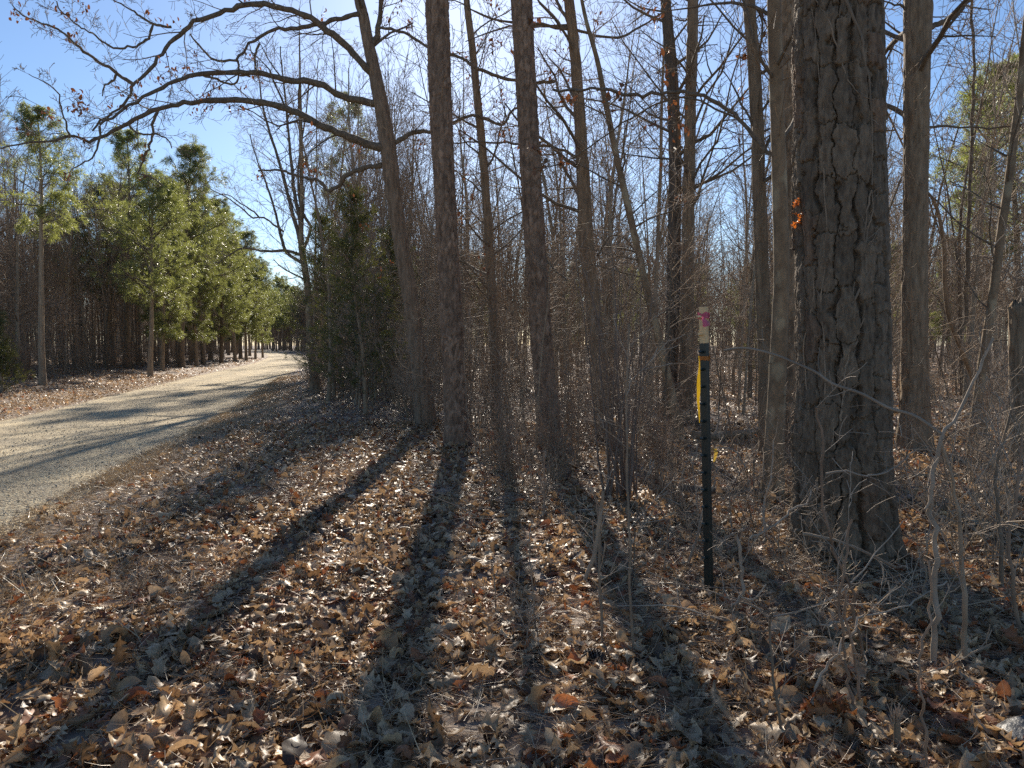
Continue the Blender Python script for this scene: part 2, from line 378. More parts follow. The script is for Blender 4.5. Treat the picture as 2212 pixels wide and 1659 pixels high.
def build_litter():
    rng = np.random.default_rng(11)
    VV, QQ, TT = [], [], []; base = 0
    for (d0, d1, dens, res, smin, smax) in ((1.2, 3.5, 470, (11, 5), .075, .165), (3.2, 6.5, 560, (11, 5), .055, .14), (6.5, 13, 330, (4, 3), .07, .14), (13, 34, 105, (3, 2), .08, .15), (34, 80, 14, (3, 2), .12, .2)):
        area = 0.80 * (d1 * d1 - d0 * d0) + 2 * (d1 - d0); n = int(area * dens)
        y = np.sqrt(rng.random(n) * (d1 * d1 - d0 * d0) + d0 * d0); x = (rng.random(n) * 2 - 1) * (0.80 * y + 0.8)
        o = road_off(x, y); clump = fbm(x * 1.1 + 3, y * 1.1, None, 31, 3)
        # few on the road, thin on its gravelly shoulder
        keep = np.where(np.abs(o) < HALF, 0.006, np.where(o > 0, 0.10 + 0.9 * sstep(HALF - .1, HALF + 1.9, o), 0.15 + 0.85 * sstep(HALF, HALF + .7, -o)))
        keep *= 0.72 + 0.7 * sstep(0.30, 0.55, clump)
        k = rng.random(n) < keep; x, y = x[k], y[k]; n = len(x)
        size = smin + (smax - smin) * rng.random(n) ** 1.9
        P = np.stack([x, y, gz(x, y) + rng.random(n) ** 2 * 0.035 - 0.004], -1)
        stand = rng.random(n) < 0.13
        pitch = rng.normal(0, 0.24, n) + stand * rng.normal(0, 0.7, n); roll = rng.normal(0, 0.26, n) + stand * rng.normal(0, 0.7, n)
        curl = np.abs(rng.normal(1.25, 0.85, n)) + 0.15; bend = rng.normal(0, 1.1, n); bend[np.abs(bend) < .1] = .1
        curl *= np.sign(rng.random(n) - 0.32)
        V, Q, T = leaf_arrays(P, rng.random(n) * 6.283, pitch, roll, size, rng.random(n) + .22, curl, bend, leaf_cols(n, rng), res, rng)
        VV.append(V); QQ.append(Q + base); TT.append(T); base += len(V)
    me = raw_mesh("leaf_litter", np.concatenate(VV), np.concatenate(QQ), M['litter'], np.concatenate(TT))
    tag(link("leaf_litter", me), "curled tan and rust dead leaves covering the forest floor", "leaf litter", None, "stuff")
build_litter()

def strips(P, dirs, length, width, bend, seg, tint, rng):
    """thin bent blades: P (n,3) roots, dirs (n,3) unit"""
    n = len(P); t = np.linspace(0, 1, seg + 1)
    up = np.array([0, 0, 1.0]); side = np.cross(dirs, up); side /= np.linalg.norm(side, axis=1, keepdims=True) + 1e-6
    a = rng.random(n) * 6.283; nrm = np.cross(side, dirs)
    side2 = side * np.cos(a)[:, None] + nrm * np.sin(a)[:, None]
    b = (rng.normal(0, 1, (n, 3))); b -= dirs * (b * dirs).sum(1, keepdims=True); b *= bend[:, None]
    c = P[:, None] + (dirs[:, None] * t[None, :, None] + b[:, None] * (t ** 2)[None, :, None]) * length[:, None, None]
    w = (width[:, None] * (1 - 0.75 * t[None]))[:, :, None] * side2[:, None] * 0.5
    V = np.stack([c - w, c + w], 2); idx = np.arange(n * (seg + 1) * 2).reshape(n, seg + 1, 2)
    Q = np.stack([idx[:, :-1, 0], idx[:, :-1, 1], idx[:, 1:, 1], idx[:, 1:, 0]], -1).reshape(-1, 4)
    return V.reshape(-1, 3), Q, np.repeat(tint[:, None], (seg + 1) * 2, 1).reshape(-1, 3)

def build_needles_and_grass():
    rng = np.random.default_rng(13)
    # fallen pine needles, thick in patches
    n = 190000; d0, d1 = 1.2, 9.0
    y = np.sqrt(rng.random(n) * (d1 ** 2 - d0 ** 2) + d0 ** 2); x = (rng.random(n) * 2 - 1) * (0.80 * y + .6)
    patch = sstep(0.40, 0.60, fbm(x * 0.9 + 13, y * 0.9 + 4, None, 41, 3)); patch = np.maximum(patch, 0.9 * np.exp(-((x - 0.15) ** 2 / .5 + (y - 2.7) ** 2 / .8)))
    patch = np.maximum(patch, .8 * np.exp(-((x - 2.0) ** 2 / .8 + (y - 3.3) ** 2 / 1.2)))
    k = (rng.random(n) < 0.07 + 0.65 * patch) & (np.abs(road_off(x, y)) > HALF + .5); x, y = x[k], y[k]; n = len(x)
    a = rng.random(n) * 6.283; el = rng.normal(0.06, 0.16, n)
    D = np.stack([np.cos(a) * np.cos(el), np.sin(a) * np.cos(el), np.sin(el)], -1)
    P = np.stack([x, y, gz(x, y) + 0.012 + rng.random(n) * 0.035], -1)
    col = np.array([(.52, .39, .25), (.44, .30, .18), (.36, .26, .17), (.56, .45, .31)])[rng.integers(0, 4, n)] * (0.7 + .5 * rng.random((n, 1)))
    V, Q, T = strips(P, D, .09 + .09 * rng.random(n), np.full(n, .0024), rng.normal(0, .22, n), 3, col, rng)
    tag(link("pine_needles", raw_mesh("pine_needles", V, Q, M['straw'], T)), "straw coloured fallen pine needles among the dead leaves", "pine needles", None, "stuff")
    # dry grass blades and weed stems, on the verges
    n = 110000; d0, d1 = 2.0, 26.0
    y = np.sqrt(rng.random(n) * (d1 ** 2 - d0 ** 2) + d0 ** 2); x = (rng.random(n) * 2 - 1) * (0.80 * y + .6)
    o = road_off(x, y)
    tuft = sstep(.52, .68, vnoise(x * 2.6, y * 2.6, None, 51)) * sstep(.42, .6, fbm(x * .5, y * .5, None, 53, 3))
    w = np.where(o > 0, np.exp(-((o - HALF - 1.6) / 1.9) ** 2), .8 * np.exp(-((o + HALF + 1.2) / 1.1) ** 2)) * (np.abs(o) > HALF)
    sh = np.exp(-((np.abs(o) - HALF - .5) / .6) ** 2) * .8
    k = rng.random(n) < np.maximum(w * tuft * 1.2 + 0.015 * (x < 1) * (o > HALF), sh * (np.abs(o) > HALF * .93)); x, y, o = x[k], y[k], o[k]; n = len(x)
    a = rng.random(n) * 6.283; el = np.clip(rng.normal(0.85, 0.45, n), -.05, 1.5); low = np.abs(o) < HALF + .8; el[low] *= .4
    D = np.stack([np.cos(a) * np.cos(el), np.sin(a) * np.cos(el), np.sin(el)], -1)
    P = np.stack([x, y, gz(x, y) - .005], -1)
    n2 = 90000; y2 = 3 + 30 * rng.random(n2) ** 1.7; rt = rng.random(n2) < .68
    o2 = np.where(rt, HALF - .15 + np.abs(rng.normal(0, .55, n2)), -HALF - np.abs(rng.normal(0, 1.3, n2)) + .1); k2 = rng.random(n2) < .35 + .65 * sstep(.35, .6, fbm(o2 * 1.5 + 9, y2 * .9, None, 83, 3)); y2, o2 = y2[k2], o2[k2]
    x2 = road_x(y2) + o2 / np.interp(y2, RC_S[:, 0], COSL); x, y, o = np.concatenate([x, x2]), np.concatenate([y, y2]), np.concatenate([o, o2]); n = len(x); el = np.concatenate([el, np.clip(rng.normal(.25, .3, len(x2)), -.05, 1.3)])
    a = rng.random(n) * 6.283; low = np.abs(o) < HALF + .8; D = np.stack([np.cos(a) * np.cos(el), np.sin(a) * np.cos(el), np.sin(el)], -1)
    P = np.stack([x, y, np.where(np.abs(o) < HALF, -.005, gz(x, y) + .012)], -1)
    col = np.array([(.50, .40, .25), (.42, .32, .19), (.34, .27, .17), (.55, .46, .31)])[rng.integers(0, 4, n)] * (0.7 + .5 * rng.random((n, 1)))
    ln = np.where(low, .05 + .09 * rng.random(n), .07 + .20 * rng.random(n) ** 1.5)
    V, Q, T = strips(P, D, ln, .003 + .003 * rng.random(n), rng.normal(0, .35, n), 3, col, rng)
    tag(link("dry_grass", raw_mesh("dry_grass", V, Q, M['straw'], T)), "dry straw grass along the edges of the gravel road", "dry grass", None, "stuff")
    # loose gravel: knobbly eight-cornered stones
    n = 16000; y = 3 + 24 * rng.random(n) ** 1.5; o = np.where(rng.random(n) < .6, rng.normal(0, 1.1, n), np.sign(rng.random(n) - .5) * (HALF + rng.normal(0, .35, n)))
    x = road_x(y) + o
    s = .005 + .011 * rng.random(n) ** 3
    oct_ = np.array([(1, 0, 0), (-1, 0, 0), (0, 1, 0), (0, -1, 0), (0, 0, 1), (0, 0, -1)], float)
    V = oct_[None] * (0.7 + .6 * rng.random((n, 6, 1))) * s[:, None, None] * np.array([1, 1, .65]) + (rng.random((n, 6, 3)) - .5) * s[:, None, None] * .5
    a = rng.random(n) * 6.283; c, sn = np.cos(a)[:, None], np.sin(a)[:, None]
    V = np.stack([V[..., 0] * c - V[..., 1] * sn, V[..., 0] * sn + V[..., 1] * c, V[..., 2]], -1)
    zr = np.where(np.abs(o) < HALF, 0.035 * (1 - (o / (HALF + .25)) ** 2) - .020, gz(x, y))
    V += np.stack([x, y, zr + s * .2], -1)[:, None]
    tri = np.array([(0, 2, 4), (2, 1, 4), (1, 3, 4), (3, 0, 4), (2, 0, 5), (1, 2, 5), (3, 1, 5), (0, 3, 5)])
    Q = (tri[None] + (np.arange(n) * 6)[:, None, None]).reshape(-1, 3)
    tint = np.array([(.42, .35, .24), (.50, .44, .33), (.30, .25, .18), (.38, .34, .29)])[rng.integers(0, 4, n)]
    me = raw_mesh("gravel", V.reshape(-1, 3), Q, None, np.repeat(tint[:, None], 6, 1).reshape(-1, 3), smooth=False)
    m, t, out = new_mat("loose_stone"); at_ = nd(t, "ShaderNodeAttribute", attribute_name="tint"); b = nd(t, "ShaderNodeBsdfPrincipled")
    v = coords(t, (1, 1, 1)); n1 = noise(t, v, 200, 2); r = ramp(t, [(.3, (.8, .8, .8)), (.7, (1.15, 1.15, 1.15))]); t.links.new(n1, r.inputs[0])
    t.links.new(mixc(t, at_.outputs[0], r.outputs[0], 1.0, 'MULTIPLY'), b.inputs['Base Color']); b.inputs['Roughness'].default_value = .85; t.links.new(b.outputs[0], out.inputs[0])
    me.materials.append(m)
    tag(link("gravel", me), "loose pale stones on the gravel road and its shoulder", "gravel", None, "stuff")
build_needles_and_grass()

# ------------------------------------------------------------------ growing branches
def wig(p, d, L, n, jit, trop, rng):
    """a wandering polyline; trop bends it up (+) or down (-)"""
    pts = [p.copy()]; st = L / (n - 1); d = d.normalized(); g = rng.gauss
    for i in range(n - 1):
        d = Vector((d.x + g(0, jit), d.y + g(0, jit), d.z + g(0, jit) + trop)).normalized()
        p = p + d * st; pts.append(p)
    return pts, d
def turn(d, ang, rng, az=None):
    a = d.orthogonal().normalized(); a.rotate(Quaternion(d, rng.random() * 6.283 if az is None else az))
    q = d.copy(); q.rotate(Quaternion(a, ang)); return q
class Grow:
    def __init__(self, rng, **kw):
        self.rng = rng; self.thick = Tubes(); self.thin = Tubes(); self.tips = []
        self.jit = kw.get('jit', .16); self.trop = kw.get('trop', .05); self.kids = kw.get('kids', (6, 5, 4)); self.ang = kw.get('ang', (.5, 1.1))
        self.rmin = kw.get('rmin', .0025); self.ratio = kw.get('ratio', (.35, .62)); self.maxl = kw.get('levels', 2); self.cut = kw.get('cut', .012)
        self.tipfrac = kw.get('tipfrac', .35)
    def limb(self, pts, r0, r1, level):
        n = len(pts); rad = [r0 + (r1 - r0) * i / (n - 1) for i in range(n)]; rad = [max(self.rmin, q) for q in rad]
        (self.thick if r0 > self.cut else self.thin).add(pts, rad, 6 if r0 > .02 else (4 if r0 > .008 else 3))
        self.tips.append((pts[-1], (pts[-1] - pts[-2]).normalized(), level))
    def sprout(self, pts, r0, r1, L, level, k, tmin=.2):
        rng = self.rng; n = len(pts)
        for q in range(k):
            t = tmin + (1 - tmin) * (q + rng.random()) / k; i = min(n - 2, int(t * (n - 1))); f = t * (n - 1) - i
            p = pts[i].lerp(pts[i + 1], f); d = (pts[i + 1] - pts[i]).normalized()
            d2 = turn(d, rng.uniform(*self.ang), rng); l = L * rng.uniform(*self.ratio) * (1.15 - .55 * t)
            r = (r0 + (r1 - r0) * t) * rng.uniform(.4, .65)
            self.branch(p, d2, l, r, level)
    def branch(self, p, d, L, r, level):
        n = 6 if L > 1 else (5 if L > .35 else 4)
        pts, _ = wig(p, d, L, n, self.jit, self.trop, self.rng)
        self.limb(pts, r, r * self.tipfrac, level)
        if level < self.maxl:
            self.sprout(pts, r, r * self.tipfrac, L, level + 1, self.kids[min(level, len(self.kids) - 1)])

def grow_bare(seed, H, r0, nprim=22, first=.3, levels=3, kids=(5, 4, 3), ang=(.55, 1.05), primlen=.28, lean=.0, jit=.13, trop=.06, fork=False, rmin=.0045):
    rng = random.Random(seed); g = Grow(rng, jit=jit, trop=trop, kids=kids, levels=levels, rmin=rmin, ang=(.4, 1.0))
    tr = Tubes()
    d = Vector((lean * rng.uniform(-1, 1), lean * rng.uniform(-1, 1), 1)).normalized()
    pts, _ = wig(Vector((0, 0, -.15)), d, H + .15, 14, .035, .02, rng)
    rad = [r0 * (1.25 if i == 0 else 1) * (1 - .88 * (i / 13) ** 1.1) for i in range(14)]
    tr.add(pts, rad, 10)
    stems = [(pts, rad)]
    if fork:
        for q in range(2):
            i = rng.randint(3, 6); p2, _ = wig(pts[i], turn((pts[i + 1] - pts[i]).normalized(), rng.uniform(.25, .5), rng), H * rng.uniform(.45, .6), 9, .06, .05, rng)
            rr = [rad[i] * .7 * (1 - .85 * k / 8) for k in range(9)]; tr.add(p2, rr, 8); stems.append((p2, rr))
    for s, (P, Rr) in enumerate(stems):
        n = len(P); k = nprim if s == 0 else nprim // 2
        for q in range(k):
            t0 = first if s == 0 else .15
            t = t0 + (1 - t0) * (q + rng.random()) / k; i = min(n - 2, int(t * (n - 1))); f = t * (n - 1) - i
            p = P[i].lerp(P[i + 1], f); dd = (P[i + 1] - P[i]).normalized()
            L = H * primlen * rng.uniform(.55, 1.1) * (1.1 - .75 * t) + .35
            g.branch(p, turn(dd, rng.uniform(*ang), rng), L, max(.008, Rr[i] * rng.uniform(.25, .42)), 1)
    return tr, g

# ------------------------------------------------------------------ detailed trunks
def bark_trunk(rows, sides, style, seed, s_list=None, flare=1.35, flare_h=.5):
    """rows: x y z radius (world); returns V, Q, tint"""
    if s_list is None: s_list = 60
    P, total = smooth_path(rows, s_list); s = np.concatenate([[0], np.cumsum(np.linalg.norm(np.diff(P[:, :3], axis=0), axis=1))])
    T = np.gradient(P[:, :3], axis=0); T /= np.linalg.norm(T, axis=1, keepdims=True)
    Ux = np.array([1., 0, 0])[None] - T * T[:, :1]; Ux /= np.linalg.norm(Ux, axis=1, keepdims=True); Uy = np.cross(T, Ux)
    th = np.linspace(0, 2 * np.pi, sides, endpoint=False); TH, S = np.meshgrid(th, s); Rr = P[:, 3][:, None]
    rm = float(np.median(P[:, 3])); turnf = TH / (2 * np.pi)
    tint = np.ones(TH.shape + (3,)); disp = np.zeros(TH.shape)
    if style == 'plate':
        nu = max(6, round(2 * np.pi * rm / .112)); nb = nu * 2
        wu = (fbm(turnf * nb, S / .13, nb, seed + 3, 2) - .37) * 1.0 + (fbm(turnf * nb * 3, S / .03, nb * 3, seed + 4, 3) - .44) * .30
        wv = (fbm(turnf * nb, S / .07 + 30, nb, seed + 9, 3) - .44) * .5 + (fbm(turnf * nb * 4, S / .03, nb * 4, seed + 11, 2) - .37) * .16
        uu = turnf * nu + wu; ci = np.floor(uu); fu = uu - ci; ci = ci.astype(np.int64) % nu
        ev = np.minimum(fu, 1 - fu); side = np.where(fu < .5, ci, (ci + 1) % nu)            # which fissure is near
        hk = .19 + .20 * h2(ci, ci * 0 + 5, seed); vv = S / hk + 7 * h2(ci, ci * 0, seed + 1) + wv; rj = np.floor(vv).astype(np.int64); fv = vv - rj
        eh = np.minimum(fv, 1 - fv) * hk / .125; ID = h2(ci, rj, seed + 2); ID3 = h2(ci, rj, seed + 8)
        fw_ = .035 + .17 * sstep(.35, .75, vnoise(side * 1.0, S / .22, nu, seed + 20)) ** 1.5
        fis = 1 - sstep(fw_ * .35, fw_, ev); hw = .02 + .07 * h2(ci, rj, seed + 30); crk = (1 - sstep(hw * .3, hw, eh))
        n1 = fbm(turnf * nb * 2 + wu, S / .055, nb * 2, seed + 50, 4); lay = np.floor(n1 * 9 + ID * 2) / 9.0; lay2 = np.floor(fbm(turnf * nb * 5, S / .030, nb * 5, seed + 60, 3) * 6) / 6.0
        amp = 1.08 + .45 * np.exp(-S / .5)
        disp = amp * (-.036 * np.maximum(fis, crk * (.35 + .4 * ID3)) + (ID - .5) * .010 + (fu - .5) * (ID - .5) * .024 + (fv - .5) * (ID3 - .5) * .014 + lay * .020 + lay2 * .009 * (ID3 > .2)
                + (fbm(turnf * nb * 8, S / .008, nb * 8, seed + 70, 2) - .37) * .003) + .004
        # plates differ in colour: mostly grey-brown, a few freshly flaked red-brown
        g = .72 + .30 * ID3 + .40 * (lay - .4) + .30 * (lay2 - .4); rd = (ID > .90) * .55; tint = np.stack([g * (1.0 + .08 * rd), g * (1 - .12 * rd), g * (1.0 - .20 * rd)], -1)
    elif style == 'scale':
        nu = max(6, round(2 * np.pi * rm / .055)); nb = nu * 2
        wu = (fbm(turnf * nb, S / .05, nb, seed + 3, 3) - .45) * .7; wv = (fbm(turnf * nb, S / .06 + 30, nb, seed + 9, 3) - .45) * .7
        F1, F2, ID, CX, CY = voro(turnf * nu + wu, S / .10 + wv, nu, seed)
        plate = sstep(.03, .2, F2 - F1); disp = plate * (.015 + .010 * (ID - .5)) + CX * (ID - .5) * .022 - .011 + .008 * np.floor(fbm(turnf * nb * 2, S / .03, nb * 2, seed + 60, 3) * 5) / 5
        g = .68 + .6 * ID; tint = np.stack([g * 1.02, g * .97, g * .95], -1)
    elif style == 'furrow':
        nu = max(6, round(2 * np.pi * rm / .035))
        w = (fbm(turnf * nu, S / .16, nu, seed + 3, 3) - .45) * 1.2
        a = vnoise(turnf * nu + w, S / .22, nu, seed); rid = 1 - np.abs(2 * a - 1); b = vnoise(turnf * nu * 2, S / .06, nu * 2, seed + 5)
        disp = (sstep(.1, .8, rid) - .5) * .020 + (b - .5) * .008
        g = .82 + .36 * b; tint = np.stack([g, g, g], -1)
    else:
        nu = max(4, round(2 * np.pi * rm / .08)); disp = (fbm(turnf * nu, S / .12, nu, seed, 4) - .45) * .010
        g = .85 + .3 * vnoise(turnf * nu, S / .3, nu, seed + 5); tint = np.stack([g, g, g], -1)
    lump = (fbm(turnf * 4, S / .9, 4, seed + 90, 2) - .4) * .08 * Rr
    fl = 1 + (flare - 1) * np.exp(-S / flare_h) * (1 + 1.3 * (vnoise(turnf * 6, S / 3, 6, seed + 33) - .45))
    rr = Rr * fl + lump + disp * np.minimum(1, Rr / .06)
    V = P[:, None, :3] + rr[..., None] * (np.cos(TH)[..., None] * Ux[:, None] + np.sin(TH)[..., None] * Uy[:, None])
    n, m = TH.shape; idx = np.arange(n * m).reshape(n, m); a = idx[:-1]; b = idx[1:]
    Q = np.stack([a, np.roll(a, -1, 1), np.roll(b, -1, 1), b], -1).reshape(-1, 4)
    return V.reshape(-1, 3), Q, np.clip(tint, 0, 2).reshape(-1, 3), P

def trace(pts, d, dz=None):
    """pixel rows (px, py[, width]) at distance d (or d going from d to dz) -> world rows x y z radius"""
    out = []; n = len(pts)
    for i, p in enumerate(pts):
        dd = d if dz is None else d + (dz - d) * i / (n - 1)
        q = at(p[0], p[1], dd); out.append((q.x, q.y, q.z, wpx(p[2], dd) if len(p) > 2 else 0))
    return out

def hang_leaves(tips, off, n, seed, size=(.05, .10), mat='dead'):
    """a few dead leaves still hanging on twigs, in small bunches"""
    rng = np.random.default_rng(seed); P = []
    for t in tips[:n]:
        for k in range(rng.integers(4, 9)): P.append(np.array(t) - np.array(off) + rng.normal(0, .05, 3))
    P = np.array(P); m = len(P)
    V, Q, T = leaf_arrays(P, rng.random(m) * 6.283, rng.normal(1.0, .5, m), rng.normal(0, .6, m), size[0] + (size[1] - size[0]) * rng.random(m), rng.random(m), np.abs(rng.normal(1, .6, m)) + .2, rng.normal(0, 1, m) + .01, leaf_cols(m, rng), (5, 3), rng)
    return raw_mesh("dead_leaves", V, Q, M[mat])

def traced_tree(name, label, cat, pix, d, style, mat, seed, top_h, crown=None, sides=56, ring=.035, limbs=(), group=None, twigs='twig', flare=1.5, flare_h=.33, leaves=0, extra_lean=0.0, sprouts=0, leafsize=(.05, .10)):
    """a tree followed in the photo along its visible trunk, grown on above the frame to top_h metres"""
    rows = trace(pix, d); b = Vector(rows[0][:3]); z0 = gz1(b.x, b.y)
    rows[0] = (b.x, b.y, z0 - .12, rows[0][3])
    # carry the trunk on above the frame
    x, y, z, r = rows[-1]; px_, py_, pz_, pr_ = rows[-2]
    sx, sy = (x - px_) / max(.1, z - pz_), (y - py_) / max(.1, z - pz_)
    top = [r_ for r_ in rows]
    steps = max(3, int((top_h - z) / 1.2)) if top_h > z + .5 else 0
    for k in range(1, steps + 1):
        zz = z + (top_h - z) * k / steps; f = (zz - z) / max(.1, top_h - z)
        top.append((x + sx * (zz - z) * .7, y + (extra_lean + sy) * (zz - z), zz, max(.012, r * (1 - .9 * f))))
    zlen = top_h + .3; nr = []
    s = 0.0; vis = CAM_H + d * .52
    while s < zlen: nr.append(s); s += ring if s < vis else ring * 6
    V, Q, T, P = bark_trunk(top, sides, style, seed, np.array(nr), flare, flare_h)
    base = (b.x, b.y, z0); V = V - np.array(base)
    root = thing(name, label, cat, base, group)
    link("trunk", raw_mesh("trunk", V, Q, M[mat], T), root)
    rng = random.Random(seed + 1)
    g = Grow(rng, jit=.17, trop=.03, kids=(6, 5, 4), levels=3, rmin=.0030)
    def pt(i): return Vector(P[i, :3])
    # traced limbs: each a part of its own
    for L in limbs:
        lp, da, db, w0, w1 = L['p'], L.get('d', d), L.get('d2', L.get('d', d)), L['w'][0], L['w'][1]
        rws = trace(lp, da, db); sp, ln = smooth_path([q[:3] for q in rws], max(8, 3 * len(lp)))
        pts = [Vector(q) for q in sp]
        if L.get('gnarl', 1):
            for i in range(1, len(pts)): pts[i] += Vector((rng.gauss(0, .007), rng.gauss(0, .015), rng.gauss(0, .007)))
        r0, r1 = wpx(w0 * .88, da), wpx(w1 * .8, db); n = len(pts); tb = Tubes()
        tb.add(pts, [max(.003, (r0 + (r1 - r0) * i / (n - 1)) * (1 + .12 * rng.uniform(-1, 1))) for i in range(n)], 10)
        link("limb", tb.mesh("limb", M['limb'], base), root)
        g.sprout(pts, r0 * .5, r1 * .7, min(2.0, .8 + ln * .22) * L.get('tl', 1), L.get('lv', 1), int(ln * L.get('k', 5) * .8), L.get('t0', .12))
    if crown:
        n0, t0, plen = crown; n = len(P); n0 = int(n0 * 1.2); t0 = max(.2, t0 - .12)
        for q in range(n0):
            t = t0 + (1 - t0) * (q + rng.random()) / n0; zt = t * top_h
            i = min(n - 2, int(np.searchsorted(P[:, 2], zt + z0))); dd = (pt(i + 1) - pt(i)).normalized()
            g.branch(pt(i), turn(dd, rng.uniform(.7, 1.25), rng), plen * rng.uniform(.5, 1.15) * (1.15 - .6 * t), max(.010, P[i, 3] * rng.uniform(.22, .36)), 1)
    for q in range(sprouts):               # thin shoots along the lower trunk
        zt = rng.uniform(.2, 5); i = min(len(P) - 2, int(np.searchsorted(P[:, 2], zt + z0)))
        g.branch(pt(i), turn(Vector((0, 0, 1)), rng.uniform(.8, 1.5), rng), rng.uniform(.4, 1.3), .006, 2)
    if not g.thick.empty(): link("branches", g.thick.mesh("branches", M['limb'], base), root)
    if not g.thin.empty(): link("twigs", g.thin.mesh("twigs", M[twigs], base), root)
    if leaves and g.tips:
        tips = [t[0] for t in g.tips]; rng.shuffle(tips)
        link("dead_leaves", hang_leaves(tips, base, leaves, seed, leafsize), root)
    return root, P, g

# ---- the big plated pine in front
def big_pine():
    d = on_ground(1815, 1226).y + .18
    pix = [(1822, 1228, 196), (1820, 1100, 184), (1818, 950, 182), (1820, 800, 176), (1816, 600, 174), (1813, 400, 172), (1812, 200, 166), (1812, 0, 160)]
    rows = trace(pix, d); b = rows[0]; z0 = gz1(b[0], b[1]); rows[0] = (b[0], b[1], z0 - .1, b[3])
    x, y, z, r = rows[-1]
    for k in range(1, 8): rows.append((x + .01 * k, y + .03 * k, z + 2.0 * k, max(.05, r * (1 - .105 * k))))
    s = []; q = 0.0
    while q < z + 14: s.append(q); q += .0065 if q < 4.1 else .09
    V, Q, T, P = bark_trunk(rows, 400, 'plate', 101, np.array(s), 1.20, .30)
    base = (b[0], b[1], z0); root = thing("pine_tree", "thick pine trunk in front with deeply cracked grey plates of bark", "pine tree", base)
    link("trunk", raw_mesh("trunk", V - np.array(base), Q, M['plate'], T), root)
    g = Grow(random.Random(5), jit=.12, trop=.03, kids=(5, 4), levels=2); rng = random.Random(6)
    for k in range(16):
        zt = rng.uniform(9, 17); i = int(np.searchsorted(P[:, 2], zt)); i = min(i, len(P) - 2)
        g.branch(Vector(P[i, :3]), turn(Vector((0, 0, 1)), rng.uniform(.9, 1.5), rng), rng.uniform(1.2, 2.6), .035, 1)
    link("branches", g.thick.mesh("branches", M['limb'], base), root); link("twigs", g.thin.mesh("twigs", M['twig'], base), root)
    tips = [t[0] for t in g.tips if t[2] >= 1]
    link("needles", needle_mesh(tips, base, 3, 22, .16), root)
    return P, d

def needle_mesh(tips, off, seed, per=20, ln=.15, w=.009, mat='needle', cone=1.1, dirs=None):
    rng = np.random.default_rng(seed); T = np.array([tuple(t) for t in tips]) - np.array(off); n = len(T)
    D = np.array([tuple(q) for q in dirs]) if dirs is not None else np.tile([0, 0, 1.0], (n, 1))
    P = np.repeat(T, per, 0) + rng.normal(0, ln * .30, (n * per, 3)); A = np.repeat(D, per, 0) + rng.normal(0, cone * .55, (n * per, 3))
    A /= np.linalg.norm(A, axis=1, keepdims=True); sd_ = np.cross(A, rng.normal(0, 1, (n * per, 3))); sd_ /= np.linalg.norm(sd_, axis=1, keepdims=True)
    L = ln * (.6 + .7 * rng.random((n * per, 1))); ww = w * (.7 + .6 * rng.random((n * per, 1)))
    V = np.stack([P - sd_ * ww, P + sd_ * ww, P + A * L + np.array([0, 0, -.15]) * L], 1)
    return raw_mesh("needles", V.reshape(-1, 3), np.arange(n * per * 3).reshape(-1, 3), M[mat], smooth=False)

